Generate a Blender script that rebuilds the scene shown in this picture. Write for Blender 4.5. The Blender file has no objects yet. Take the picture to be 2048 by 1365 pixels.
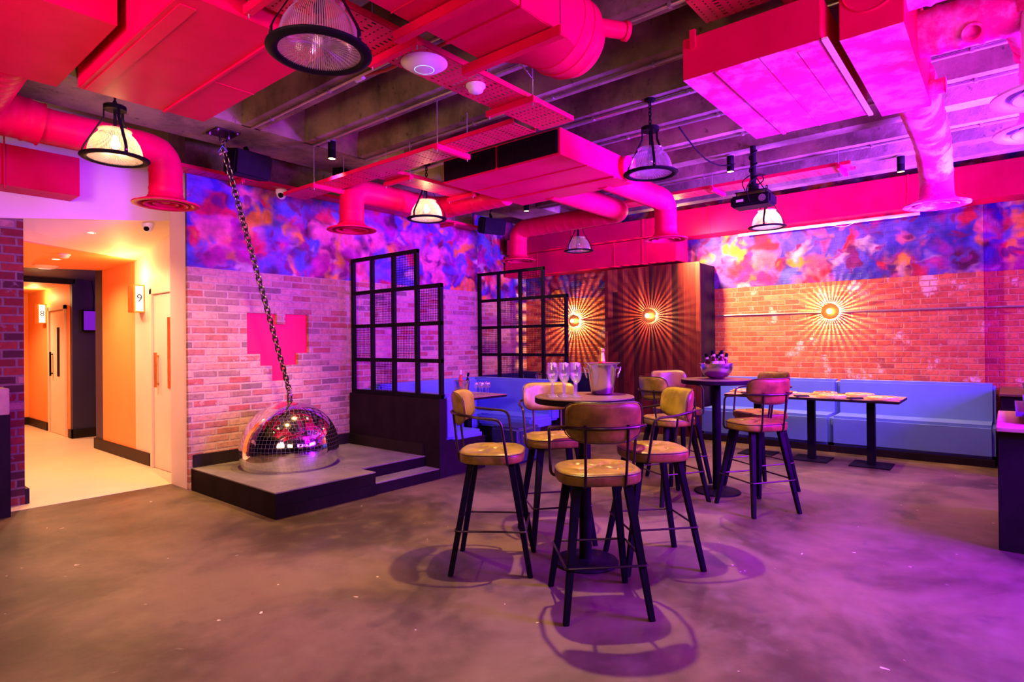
import bpy, bmesh, math, random
from mathutils import Vector, Matrix, noise
PI = math.pi
random.seed(7)
sc = bpy.context.scene
COL = sc.collection
# ------------------------------------------------------------------ camera
F_PX = 1192.0
YAW = math.radians(39.74); PITCH = math.radians(0.2163); ROLL = math.radians(-0.5434)
cd = bpy.data.cameras.new('camera'); cam = bpy.data.objects.new('camera', cd); COL.objects.link(cam)
cd.sensor_width = 36.0; cd.lens = 36.0 * F_PX / 2048.0; cd.clip_start = 0.05; cd.clip_end = 100
cam.location = (0, 0, 1.42)
_fw = Vector((math.cos(YAW) * math.cos(PITCH), math.sin(YAW) * math.cos(PITCH), math.sin(PITCH)))
_rt = Vector((math.sin(YAW), -math.cos(YAW), 0)); _up = _rt.cross(_fw)
_r2 = _rt * math.cos(ROLL) + _up * math.sin(ROLL) * 1.0
_u2 = -_rt * math.sin(ROLL) + _up * math.cos(ROLL)
cam.matrix_world = Matrix(((_r2.x, _u2.x, -_fw.x, 0), (_r2.y, _u2.y, -_fw.y, 0), (_r2.z, _u2.z, -_fw.z, 1.42), (0, 0, 0, 1)))
sc.camera = cam
# ------------------------------------------------------------------ view, world, large lights
sc.view_settings.view_transform = 'Standard'; sc.view_settings.look = 'None'
sc.view_settings.gamma = 1.0; sc.view_settings.use_curve_mapping = False
sc.view_settings.exposure = 0.1
sc.cycles.use_denoising = True
sc.cycles.max_bounces = 8; sc.cycles.diffuse_bounces = 3; sc.cycles.glossy_bounces = 4
sc.cycles.transparent_max_bounces = 24; sc.cycles.caustics_reflective = False; sc.cycles.caustics_refractive = False
sc.cycles.sample_clamp_indirect = 4.0
w = bpy.data.worlds.new('world'); sc.world = w; w.use_nodes = True
w.node_tree.nodes['Background'].inputs[0].default_value = (0.5, 0.25, 0.6, 1); w.node_tree.nodes['Background'].inputs[1].default_value = 0.03

def light(name, kind, loc, energy, color, target=None, size=0.1, sy=None, angle=60, blend=0.5, spread=None):
    l = bpy.data.lights.new(name, kind); l.energy = energy; l.color = color
    if kind == 'AREA':
        l.shape = 'RECTANGLE'; l.size = size; l.size_y = sy or size
        if spread: l.spread = math.radians(spread)
    elif kind == 'SPOT':
        l.spot_size = math.radians(angle); l.spot_blend = blend; l.shadow_soft_size = size
    else: l.shadow_soft_size = size
    o = bpy.data.objects.new(name, l); COL.objects.link(o); o.location = loc
    if target is not None:
        o.rotation_euler = (Vector(target) - Vector(loc)).to_track_quat('-Z', 'Y').to_euler()
    return o
VIOLET = (0.25, 0.03, 1.0); WARM = (1.0, 0.60, 0.19); HOTW = (1.0, 0.40, 0.10)
# violet wash of the bar side; the other washes, fill and uplights are added, out of view
light('violet_wash_bar', 'AREA', (6.7, -3.1, 2.3), 700, (0.34, 0.01, 1.0), (5.6, 2.6, 0.6), 2.4, 1.0)
light('pale_fill', 'AREA', (-0.8, -1.6, 2.5), 28, (1.0, 0.66, 0.45), (3.6, 4.0, 1.0), 1.6, 1.0)
light('rose_wash_wall', 'AREA', (-1.6, 1.4, 2.5), 30, (1.0, 0.36, 0.70), (4.6, 6.2, 1.7), 1.0, 0.7, spread=60)
light('violet_floor_wash', 'AREA', (4.6, -1.9, 3.1), 330, (0.20, 0.0, 1.0), (4.6, 1.3, 0.0), 1.2, 0.8, spread=80)
light('violet_uplight', 'AREA', (6.6, -1.1, 1.6), 850, VIOLET, (6.3, 1.3, 3.6), 1.6, 0.8, spread=95)
light('violet_uplight_near', 'AREA', (4.4, -1.6, 1.9), 220, (0.45, 0.02, 1.0), (4.6, 1.2, 3.5), 1.6, 0.8, spread=130)
light('warm_uplight', 'AREA', (-1.2, 2.0, 1.9), 40, (1.0, 0.56, 0.30), (1.0, 3.8, 3.3), 1.6, 1.0, spread=120)
light('pink_uplight_middle', 'AREA', (2.4, -1.1, 1.9), 44, (0.75, 0.08, 1.0), (3.2, 1.9, 3.4), 1.6, 0.8, spread=120)

# ------------------------------------------------------------------ node helpers
class NT:
    def __init__(s, mat):
        mat.use_nodes = True; s.t = mat.node_tree; s.t.nodes.clear(); s.out = s.n('ShaderNodeOutputMaterial')
    def n(s, k, **kw):
        x = s.t.nodes.new(k)
        for a, b in kw.items(): setattr(x, a, b)
        return x
    def link(s, a, b): s.t.links.new(a, b)
    def put(s, sock, v):
        if isinstance(v, bpy.types.NodeSocket): s.link(v, sock)
        elif isinstance(v, (tuple, list)) and len(v) == 3 and sock.type == 'RGBA': sock.default_value = (*v, 1)
        else: sock.default_value = v
    def m(s, op, a, b=None, c=None, clamp=False):
        x = s.n('ShaderNodeMath', operation=op, use_clamp=clamp); s.put(x.inputs[0], a)
        if b is not None: s.put(x.inputs[1], b)
        if c is not None: s.put(x.inputs[2], c)
        return x.outputs[0]
    def mix(s, f, a, b, blend='MIX'):
        x = s.n('ShaderNodeMix', data_type='RGBA', blend_type=blend)
        s.put(x.inputs[0], f); s.put(x.inputs[6], a); s.put(x.inputs[7], b)
        return x.outputs[2]
    def pos(s):
        g = s.n('ShaderNodeNewGeometry'); return g.outputs['Position']
    def obj(s): return s.n('ShaderNodeTexCoord').outputs['Object']
    def sep(s, v):
        x = s.n('ShaderNodeSeparateXYZ'); s.put(x.inputs[0], v); return x.outputs[0], x.outputs[1], x.outputs[2]
    def comb(s, x, y, z):
        c = s.n('ShaderNodeCombineXYZ'); s.put(c.inputs[0], x); s.put(c.inputs[1], y); s.put(c.inputs[2], z); return c.outputs[0]
    def noise(s, v, scale=5, detail=3, rough=0.5, dist=0.0, col=False):
        x = s.n('ShaderNodeTexNoise'); s.put(x.inputs['Vector'], v); x.inputs['Scale'].default_value = scale
        x.inputs['Detail'].default_value = detail; x.inputs['Roughness'].default_value = rough; x.inputs['Distortion'].default_value = dist
        return x.outputs[1 if col else 0]
    def wn(s, v):
        x = s.n('ShaderNodeTexWhiteNoise', noise_dimensions='3D'); s.put(x.inputs[0], v); return x.outputs[0]
    def ss(s, v, a, b):
        x = s.n('ShaderNodeMapRange', interpolation_type='SMOOTHSTEP'); s.put(x.inputs[0], v)
        x.inputs[1].default_value = a; x.inputs[2].default_value = b; return x.outputs[0]
    def ramp(s, f, stops, interp='LINEAR'):
        x = s.n('ShaderNodeValToRGB'); s.put(x.inputs[0], f); r = x.color_ramp; r.interpolation = interp
        while len(r.elements) < len(stops): r.elements.new(0.5)
        for e, (p, c) in zip(r.elements, stops): e.position = p; e.color = (*c, 1)
        return x.outputs[0]
    def vadd(s, a, b):
        x = s.n('ShaderNodeVectorMath', operation='ADD'); s.put(x.inputs[0], a); s.put(x.inputs[1], b); return x.outputs[0]
    def vmul(s, a, b):
        x = s.n('ShaderNodeVectorMath', operation='MULTIPLY'); s.put(x.inputs[0], a); s.put(x.inputs[1], b); return x.outputs[0]
    def bump(s, h, strength=0.3, dist=0.01):
        x = s.n('ShaderNodeBump'); x.inputs['Strength'].default_value = strength; x.inputs['Distance'].default_value = dist
        s.put(x.inputs['Height'], h); return x.outputs[0]
    def bsdf(s, color, rough=0.5, metal=0.0, normal=None, spec=0.5, coat=0.0, emis=None, es=0.0, sheen=0.0):
        b = s.n('ShaderNodeBsdfPrincipled'); s.put(b.inputs['Base Color'], color); s.put(b.inputs['Roughness'], rough)
        s.put(b.inputs['Metallic'], metal); b.inputs['Specular IOR Level'].default_value = spec; b.inputs['Coat Weight'].default_value = coat
        if normal is not None: s.link(normal, b.inputs['Normal'])
        if emis is not None: s.put(b.inputs['Emission Color'], emis); b.inputs['Emission Strength'].default_value = es
        s.link(b.outputs[0], s.out.inputs[0]); return b

def mat(name): m = bpy.data.materials.new(name); return m, NT(m)
def simple(name, col, rough=0.5, metal=0.0, var=0.12, scale=9, bump=0.0, coat=0.0, spec=0.5, emis=None, es=0.0):
    m, t = mat(name); p = t.obj(); f = t.noise(p, scale, 4)
    c = t.mix(t.ss(f, 0.3, 0.7), tuple(x * (1 - var) for x in col), tuple(min(1, x * (1 + var)) for x in col))
    nm = t.bump(t.noise(p, scale * 8, 3), bump, 0.004) if bump else None
    t.bsdf(c, rough, metal, nm, spec, coat, emis, es); return m

def mural_color(t, h, z):
    v0 = t.comb(h, z, 0.0)
    v = t.vadd(v0, t.vmul(t.vadd(t.noise(v0, 3.4, 2, 0.5, col=True), (-0.5, -0.5, 0.0)), (0.30, 0.30, 0.0)))
    def layer(off, sc_, a, b, dt=2.4): return t.ss(t.noise(t.vadd(v, off), sc_ * 0.8, dt, 0.5), a - 0.025, b + 0.03)
    c = t.mix(layer((3, 9, 1), 3.0, 0.42, 0.58), (0.045, 0.035, 0.40), (0.14, 0.09, 0.55))
    c = t.mix(layer((13, 2, 5), 2.6, 0.50, 0.60), c, (0.45, 0.012, 0.26))
    c = t.mix(layer((31, 7, 2), 3.0, 0.54, 0.63), c, (0.10, 0.0, 0.05))
    c = t.mix(layer((5, 27, 9), 3.4, 0.55, 0.64), c, (0.74, 0.14, 0.26))
    c = t.mix(layer((41, 17, 3), 3.8, 0.57, 0.65), c, (0.62, 0.012, 0.06))
    c = t.mix(layer((8, 55, 6), 3.6, 0.58, 0.65), c, (0.80, 0.30, 0.04))
    c = t.mix(layer((77, 5, 8), 4.6, 0.57, 0.66), c, (0.09, 0.10, 0.50))
    c = t.mix(layer((19, 15, 2), 4.0, 0.62, 0.70), c, (0.70, 0.46, 0.50))
    c = t.mix(layer((61, 35, 4), 6.5, 0.60, 0.66), c, (0.22, 0.01, 0.16))
    sh = t.ss(t.noise(t.vadd(v0, (7, 7, 7)), 5.0, 3, 0.6), 0.3, 0.72)
    return t.mix(sh, t.mix(1.0, c, (0.48, 0.45, 0.50), 'MULTIPLY'), c)

def brick_mat(name, axis, palette, mortar, bw=0.225, bh=0.075, mw=0.011, mural_z=None, patch=None, bumpk=0.6):
    m, t = mat(name); P = t.pos(); x, y, z = t.sep(P); h = x if axis == 'x' else y
    wob = t.m('MULTIPLY', t.m('SUBTRACT', t.noise(P, 14, 2), 0.5), 0.007)
    zz = t.m('ADD', z, wob); hh = t.m('ADD', h, wob)
    row = t.m('FLOOR', t.m('DIVIDE', zz, bh))
    hs = t.m('ADD', t.m('DIVIDE', hh, bw), t.m('MULTIPLY', t.m('PINGPONG', row, 1.0), 0.5))
    hs = t.m('ADD', hs, t.m('MULTIPLY', t.wn(t.comb(row, 3.0, 0.0)), 0.12))
    colm = t.m('FLOOR', hs)
    fu = t.m('MULTIPLY', t.m('PINGPONG', t.m('SUBTRACT', hs, colm), 0.5), bw)
    fv = t.m('MULTIPLY', t.m('PINGPONG', t.m('SUBTRACT', t.m('DIVIDE', zz, bh), row), 0.5), bh)
    d = t.m('MINIMUM', fu, fv); bm = t.ss(d, mw * 0.35, mw * 0.75)
    rnd = t.wn(t.comb(colm, row, 1.0))
    c = t.ramp(rnd, palette, 'CONSTANT')
    n1 = t.noise(P, 22, 4, 0.6)
    c = t.mix(t.ss(n1, 0.30, 0.6), t.mix(0.35, c, (0.04, 0.02, 0.02)), c)
    c = t.mix(t.m('MULTIPLY', t.ss(t.noise(P, 9, 5, 0.7), 0.56, 0.66), t.ss(t.wn(t.comb(colm, row, 5.0)), 0.5, 0.9)), c, mortar)
    if patch: c = t.mix(t.ss(t.noise(t.vmul(P, (1, 1, 0.8)), 3.2, 6, 0.65), 0.575, 0.65), c, patch)
    mc = t.mix(t.ss(t.noise(P, 30, 3), 0.3, 0.7), tuple(v * 0.8 for v in mortar), mortar)
    c = t.mix(bm, mc, c)
    if mural_z is not None:
        mu = mural_color(t, h, z); mu = t.mix(t.m('MULTIPLY', t.m('SUBTRACT', 1.0, bm), 0.05), mu, (0.1, 0.02, 0.1))
        c = t.mix(t.m('GREATER_THAN', z, mural_z), c, mu)
    hgt = t.m('ADD', t.m('MULTIPLY', bm, 0.6), t.m('MULTIPLY', n1, 0.35))
    if mural_z is not None: hgt = t.m('MULTIPLY', hgt, t.m('SUBTRACT', 1.0, t.m('MULTIPLY', t.m('GREATER_THAN', z, mural_z), 0.65)))
    t.bsdf(c, 0.75, 0.0, t.bump(hgt, bumpk, 0.012), 0.3); return m

PAL_L = [(0.0, (0.44, 0.19, 0.155)), (0.16, (0.36, 0.12, 0.10)), (0.30, (0.48, 0.24, 0.20)), (0.50, (0.28, 0.14, 0.135)), (0.58, (0.38, 0.09, 0.08)), (0.66, (0.50, 0.26, 0.22)), (0.84, (0.33, 0.16, 0.145)), (0.95, (0.20, 0.11, 0.11))]
PAL_R = [(0.0, (0.60, 0.13, 0.055)), (0.3, (0.54, 0.10, 0.045)), (0.5, (0.62, 0.16, 0.07)), (0.68, (0.50, 0.09, 0.045)), (0.90, (0.40, 0.08, 0.05)), (0.95, (0.64, 0.20, 0.10))]
PAL_P = [(0.0, (0.24, 0.018, 0.014)), (0.35, (0.17, 0.012, 0.012)), (0.55, (0.07, 0.012, 0.018)), (0.7, (0.28, 0.03, 0.02)), (0.92, (0.40, 0.18, 0.16))]
M = {}
M['brick_l'] = brick_mat('pale_brick_slips', 'x', PAL_L, (0.44, 0.265, 0.245), 0.240, 0.0735, 0.017, mural_z=2.207)
M['brick_ly'] = brick_mat('pale_brick_slips_return', 'y', PAL_L, (0.44, 0.265, 0.245), 0.240, 0.0735, 0.017, mural_z=2.207)
M['brick_r'] = brick_mat('old_red_brick', 'y', PAL_R, (0.58, 0.22, 0.14), 0.19, 0.0745, 0.012, mural_z=2.227, patch=(0.62, 0.42, 0.36), bumpk=0.9)
M['brick_p'] = brick_mat('dark_red_pier_brick', 'x', PAL_P, (0.22, 0.12, 0.13), 0.215, 0.078, 0.016)

def concrete(name, a, b, rough=0.7, sp=0.3):
    m, t = mat(name); P = t.pos(); f = t.noise(P, 1.6, 6, 0.62); g = t.noise(P, 11, 5, 0.7)
    c = t.mix(t.ss(f, 0.35, 0.68), a, b); c = t.mix(t.ss(g, 0.58, 0.75), c, tuple(x * 0.55 for x in a))
    t.bsdf(c, rough, 0, t.bump(g, 0.35, 0.02), sp); return m
M['conc'] = concrete('board_marked_concrete', (0.13, 0.105, 0.06), (0.38, 0.31, 0.185), 0.8, 0.15)
m, t = mat('polished_concrete_floor'); P = t.pos()
f = t.noise(P, 0.9, 7, 0.62, 0.4); g = t.noise(P, 5.0, 6, 0.7); s3 = t.noise(t.vmul(P, (1, 1, 1)), 46, 2, 0.5)
c = t.mix(t.ss(f, 0.36, 0.62), (0.032, 0.018, 0.010), (0.125, 0.076, 0.045)); c = t.mix(t.m('MULTIPLY', t.ss(g, 0.5, 0.72), 0.4), c, (0.15, 0.098, 0.068))
c = t.mix(t.ss(t.noise(P, 2.2, 5, 0.6), 0.6, 0.7), c, (0.06, 0.036, 0.028))
vo = t.n('ShaderNodeTexVoronoi'); vo.inputs['Scale'].default_value = 5.5; t.link(t.vadd(P, t.vmul(t.noise(P, 9, 2, col=True), (0.12, 0.12, 0))), vo.inputs['Vector'])
c = t.mix(t.m('MULTIPLY', t.m('LESS_THAN', vo.outputs[0], 0.045), t.ss(f, 0.42, 0.55)), c, (0.62, 0.5, 0.42))
t.bsdf(c, t.m('ADD', 0.30, t.m('MULTIPLY', g, 0.36)), 0, t.bump(g, 0.12, 0.01), 0.5, 0.0); M['floor'] = m
M['cfloor'] = simple('cream_resin_floor', (0.78, 0.60, 0.42), 0.4, var=0.04, scale=2)
M['peach'] = simple('cream_painted_plaster', (0.80, 0.66, 0.54), 0.6, var=0.03, scale=2)
M['orange'] = simple('orange_painted_plaster', (0.88, 0.33, 0.10), 0.6, var=0.03, scale=2)
M['navy'] = simple('navy_painted_plaster', (0.025, 0.018, 0.075), 0.55, var=0.05, scale=2)
M['skirt'] = simple('dark_skirting', (0.016, 0.009, 0.009), 0.5, spec=0.2)
M['dark'] = simple('dark_plum_panelling', (0.016, 0.008, 0.014), 0.55, var=0.2, scale=5, spec=0.06)
M['stagew'] = simple('black_stained_boards', (0.010, 0.006, 0.007), 0.6, var=0.25, scale=4, spec=0.05)
M['staget'] = concrete('worn_stage_top', (0.12, 0.10, 0.085), (0.24, 0.20, 0.17), 0.55)
M['black'] = simple('black_powder_coat', (0.008, 0.006, 0.009), 0.5, var=0.2, spec=0.04)
M['bronze'] = simple('dark_bronze_tube', (0.035, 0.02, 0.02), 0.3, 0.6, var=0.1)
M['chain'] = simple('tarnished_steel', (0.075, 0.058, 0.05), 0.32, 0.9, var=0.4, scale=60)
M['steel'] = simple('brushed_steel', (0.75, 0.72, 0.72), 0.22, 1.0, var=0.05)
M['galv'] = simple('galvanised_conduit', (0.45, 0.40, 0.38), 0.35, 0.7, var=0.1)
M['white'] = simple('white_plastic', (0.85, 0.82, 0.82), 0.35, var=0.02)
M['pinkwall'] = simple('hot_pink_paint', (0.88, 0.0, 0.045), 0.6, var=0.02)
M['leather'] = None
m, t = mat('tan_leather'); p = t.obj(); f = t.noise(p, 10, 5, 0.6); g = t.noise(p, 160, 3)
c = t.mix(t.ss(f, 0.3, 0.72), (0.14, 0.092, 0.013), (0.30, 0.205, 0.024)); t.bsdf(c, t.m('ADD', 0.24, t.m('MULTIPLY', f, 0.25)), 0, t.bump(g, 0.12, 0.002), 0.35, 0.0); M['leather'] = m
M['leatherd'] = simple('dark_leather_piping', (0.06, 0.03, 0.018), 0.35)
M['vinyl'] = simple('teal_blue_vinyl', (0.115, 0.19, 0.64), 0.38, var=0.05, scale=3)
M['navyv'] = simple('navy_vinyl', (0.02, 0.02, 0.10), 0.4, var=0.1, scale=3)
M['purplev'] = simple('violet_vinyl', (0.10, 0.05, 0.22), 0.35, var=0.1, scale=3)
M['tabletop'] = simple('dark_laminate_top', (0.10, 0.05, 0.035), 0.38, var=0.15, scale=6)
M['tabletop2'] = simple('pale_timber_laminate', (0.46, 0.28, 0.18), 0.35, var=0.15, scale=8)
M['tedge'] = simple('black_table_edge', (0.012, 0.009, 0.012), 0.5, spec=0.06)

def duct_mat(name, seam=None, worn_lit=False):
    m, t = mat(name); P = t.pos(); f = t.noise(P, 3.0, 5, 0.6)
    c = t.mix(t.ss(f, 0.3, 0.7), (0.64, 0.0, 0.058), (0.74, 0.0, 0.080))
    if worn_lit:
        c = t.mix(t.m('MULTIPLY', t.ss(t.noise(P, 3.6, 6, 0.7), 0.44, 0.62), 0.85), (0.90, 0.02, 0.30), (0.92, 0.30, 0.70))  # pale bare patches; the pinker base also holds strong light in its colour
    t.bsdf(c, 0.45, 0.0, t.bump(t.noise(P, 14, 4), 0.08, 0.01), 0.06); return m
M['duct'] = duct_mat('hot_pink_painted_sheet_metal'); M['ductw'] = duct_mat('patchy_pink_painted_sheet_metal', worn_lit=True)
M['ventw'] = simple('pale_painted_vent', (0.90, 0.80, 0.92), 0.4, var=0.06)
M['louvre'] = simple('dark_filter_mesh', (0.010, 0.002, 0.006), 0.7, spec=0.1)
# perforated tray
def tray_mat(name, col, ax):
    m, t = mat(name); x, y, z = t.sep(t.pos()); u, v = (x, y) if ax == 'x' else (y, x)
    # rows run across the tray: round holes and slots in turn
    k = t.m('FLOOR', t.m('DIVIDE', u, 0.05)); fu = t.m('ABSOLUTE', t.m('SUBTRACT', t.m('FRACT', t.m('DIVIDE', u, 0.05)), 0.5))
    fv = t.m('ABSOLUTE', t.m('SUBTRACT', t.m('FRACT', t.m('DIVIDE', v, 0.0333)), 0.5))
    odd = t.m('LESS_THAN', t.m('PINGPONG', k, 1.5), 0.75)
    hole = t.m('MULTIPLY', t.m('LESS_THAN', fu, t.m('ADD', 0.10, t.m('MULTIPLY', odd, 0.18))), t.m('LESS_THAN', fv, 0.2))
    b = t.bsdf(t.mix(t.ss(t.noise(t.pos(), 4, 3), .3, .7), tuple(c_ * .85 for c_ in col), col), 0.4)
    tr = t.n('ShaderNodeBsdfTransparent'); mx = t.n('ShaderNodeMixShader'); t.link(hole, mx.inputs[0]); t.link(b.outputs[0], mx.inputs[1]); t.link(tr.outputs[0], mx.inputs[2])
    t.link(mx.outputs[0], t.out.inputs[0]); return m
M['trayx'] = tray_mat('perforated_pink_tray', (0.74, 0.0, 0.06), 'x'); M['trayy'] = tray_mat('perforated_pink_tray_cross', (0.74, 0.0, 0.06), 'y')
M['traysolid'] = simple('pink_tray_flange', (0.74, 0.0, 0.07), 0.5, var=0.05, spec=0.1)
M['trayw'] = tray_mat('perforated_galvanised_tray', (0.65, 0.5, 0.7), 'x')
# reclaimed wood planks
m, t = mat('reclaimed_wood_planks'); P = t.pos(); x, y, z = t.sep(P); pw = 0.093
cl = t.m('FLOOR', t.m('DIVIDE', y, pw)); r0 = t.wn(t.comb(cl, 2.0, 0)); zr = t.m('ADD', t.m('DIVIDE', z, t.m('ADD', 0.8, t.m('MULTIPLY', r0, 0.7))), t.m('MULTIPLY', r0, 7.3)); rw = t.m('FLOOR', zr)
rn = t.wn(t.comb(cl, rw, 4.0)); c = t.ramp(rn, [(0, (0.10, 0.010, 0.010)), (0.3, (0.15, 0.018, 0.014)), (0.5, (0.045, 0.008, 0.009)), (0.65, (0.20, 0.032, 0.018)), (0.82, (0.11, 0.013, 0.011)), (0.94, (0.26, 0.055, 0.028))], 'CONSTANT')
gr = t.noise(t.vadd(t.vmul(P, (14, 26, 1.6)), t.comb(0.0, 0.0, t.m('MULTIPLY', rn, 30))), 0.8, 5, 0.6, 0.8)
c = t.mix(t.ss(gr, 0.32, 0.62), t.mix(0.45, c, (0.01, 0.004, 0.004)), c)
gy = t.m('PINGPONG', t.m('SUBTRACT', t.m('DIVIDE', y, pw), cl), 0.5); gz = t.m('PINGPONG', t.m('SUBTRACT', zr, rw), 0.5)
gap = t.m('MULTIPLY', t.ss(gy, 0.008, 0.03), t.ss(gz, 0.001, 0.004)); c = t.mix(gap, (0.008, 0.003, 0.003), c)
t.bsdf(c, 0.42, 0, t.bump(t.m('ADD', t.m('ADD', t.m('MULTIPLY', rn, 0.8), gap), t.m('MULTIPLY', gr, 0.15)), 0.25, 0.008), 0.3); M['wood'] = m
# mirror ball
m, t = mat('mirror_tiles'); ox, oy, oz = t.sep(t.obj()); R = 0.475; TS = 0.038 / R
lat = t.m('ARCSINE', t.m('DIVIDE', oz, R)); rowf = t.m('DIVIDE', lat, TS); row = t.m('FLOOR', rowf)
cnt = t.m('ROUND', t.m('MULTIPLY', t.m('COSINE', t.m('MULTIPLY', t.m('ADD', row, 0.5), TS)), 2 * PI / TS)); lon = t.m('ADD', t.m('DIVIDE', t.m('ARCTAN2', oy, ox), 2 * PI), 0.5)
cf = t.m('MULTIPLY', lon, cnt); ci = t.m('FLOOR', cf)
lw = t.m('MULTIPLY', t.ss(t.m('PINGPONG', t.m('SUBTRACT', rowf, row), 0.5), 0.006, 0.022), t.ss(t.m('PINGPONG', t.m('SUBTRACT', cf, ci), 0.5), 0.006, 0.022))
jit = t.n('ShaderNodeTexWhiteNoise', noise_dimensions='3D'); t.link(t.comb(row, ci, 1.0), jit.inputs[0])
gN = t.n('ShaderNodeNewGeometry'); jn = t.vmul(t.vadd(jit.outputs['Color'], (-0.5, -0.5, -0.5)), (0.022, 0.022, 0.022))
nn = t.n('ShaderNodeVectorMath', operation='NORMALIZE'); t.link(t.vadd(gN.outputs['Normal'], jn), nn.inputs[0])
b = t.bsdf(t.mix(lw, (0.08, 0.05, 0.05), (0.88, 0.84, 0.82)), t.m('SUBTRACT', 0.5, t.m('MULTIPLY', lw, 0.44)), lw); t.link(nn.outputs[0], b.inputs['Normal']); M['mirror'] = m
def thin_glass(name, tint=(1, 1, 1), gl=0.08, body=0.0, bodycol=(1, 0.9, 0.8), rough=0.04, edge=0.75, ribs=0):
    m, t = mat(name); tr = t.n('ShaderNodeBsdfTransparent'); tr.inputs[0].default_value = (*tint, 1)
    go = t.n('ShaderNodeBsdfGlossy'); go.inputs['Roughness'].default_value = rough
    lw_ = t.n('ShaderNodeLayerWeight'); lw_.inputs[0].default_value = 0.35
    stripe = None
    if ribs:
        x_, y_, z_ = t.sep(t.obj()); stripe = t.ss(t.m('SINE', t.m('MULTIPLY', t.m('ARCTAN2', y_, x_), float(ribs))), -1.1, 0.9)
    g0 = t.m('MULTIPLY', stripe, gl * 2) if ribs else gl
    mx = t.n('ShaderNodeMixShader'); t.link(t.m('ADD', g0, t.m('MULTIPLY', t.m('POWER', lw_.outputs['Facing'], 2.2), edge), clamp=True), mx.inputs[0]); t.link(tr.outputs[0], mx.inputs[1]); t.link(go.outputs[0], mx.inputs[2]); o = mx.outputs[0]
    if body:
        tl = t.n('ShaderNodeBsdfTranslucent'); tl.inputs[0].default_value = (*bodycol, 1); df = t.n('ShaderNodeBsdfDiffuse'); df.inputs[0].default_value = (*bodycol, 1)
        a = t.n('ShaderNodeMixShader'); t.link(tl.outputs[0], a.inputs[1]); t.link(df.outputs[0], a.inputs[2]); a.inputs[0].default_value = 0.3
        m2 = t.n('ShaderNodeMixShader'); t.link(o, m2.inputs[1]); t.link(a.outputs[0], m2.inputs[2]); o = m2.outputs[0]
        t.put(m2.inputs[0], t.m('MULTIPLY', stripe, body) if ribs else body)
    t.link(o, t.out.inputs[0]); return m
M['glass'] = thin_glass('clear_glass', gl=0.10, edge=0.7, body=0.05, bodycol=(1, 0.95, 0.95))
M['glassstem'] = thin_glass('solid_glass_stem', gl=0.30, edge=0.7, body=0.18, bodycol=(1, 0.92, 0.9))
M['shade'] = thin_glass('ribbed_prismatic_glass', (0.90, 0.86, 0.90), 0.22, 0.42, (1, 0.9, 0.85), 0.12, 0.5, 108)
M['shadelit'] = thin_glass('lit_prismatic_glass', (0.94, 0.90, 0.88), 0.06, 0.72, (1, 0.80, 0.52), 0.12, 0.2, 108)  # lit copy of the shade glass, glow put in as warmer, denser body
def emit(name, col, s):
    m, t = mat(name); e = t.n('ShaderNodeEmission'); e.inputs[0].default_value = (*col, 1); e.inputs[1].default_value = s; t.link(e.outputs[0], t.out.inputs[0]); return m
M['bulb'] = emit('glowing_bulb', (1.0, 0.62, 0.25), 45); M['bulbdim'] = emit('dim_bulb', (1.0, 0.62, 0.25), 6)
M['spotface'] = emit('downlight_lens', (1.0, 0.62, 0.25), 9); M['signface'] = emit('lit_number_panel', (1.0, 0.86, 0.55), 2.6)
M['blueled'] = emit('blue_status_ring', (0.5, 0.65, 1.0), 1.3); M['tv'] = emit('violet_screen', (0.22, 0.01, 0.55), 0.9)
M['bottle_g'] = simple('dark_green_bottle', (0.01, 0.025, 0.015), 0.08, coat=0.6, var=0.05); M['bottle_b'] = simple('brown_beer_bottle', (0.05, 0.015, 0.006), 0.1, coat=0.6, var=0.05)
M['rose'] = simple('rose_wine_bottle', (0.75, 0.10, 0.05), 0.1, coat=0.6); M['gold'] = simple('gold_foil', (0.95, 0.60, 0.18), 0.28, 0.9, var=0.1, scale=60)
M['label'] = simple('pale_label', (0.80, 0.75, 0.80), 0.5, var=0.02); M['ink'] = simple('dark_print', (0.05, 0.03, 0.08), 0.5); M['redfoil'] = simple('red_foil', (0.6, 0.02, 0.02), 0.35)
M['cheese'] = None
m, t = mat('pizza_topping'); p = t.obj(); f = t.noise(p, 24, 4, 0.6); c = t.ramp(f, [(0.0, (0.45, 0.10, 0.03)), (0.38, (0.75, 0.36, 0.10)), (0.5, (0.90, 0.66, 0.32)), (0.62, (0.86, 0.55, 0.2)), (0.75, (0.5, 0.12, 0.04))]); t.bsdf(c, 0.5, 0, t.bump(f, 0.5, 0.01)); M['cheese'] = m
M['crust'] = simple('baked_crust', (0.72, 0.42, 0.18), 0.7, var=0.25, scale=30); M['tomato'] = simple('red_topping', (0.40, 0.03, 0.02), 0.4); M['board'] = simple('wooden_board', (0.45, 0.24, 0.14), 0.5, var=0.15, scale=20)
M['slate'] = simple('black_napkin', (0.012, 0.010, 0.014), 0.7); M['redcable'] = simple('red_cable', (0.45, 0.01, 0.01), 0.5)
M['copper'] = simple('copper_disc', (0.55, 0.22, 0.07), 0.35, 0.8)

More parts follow.
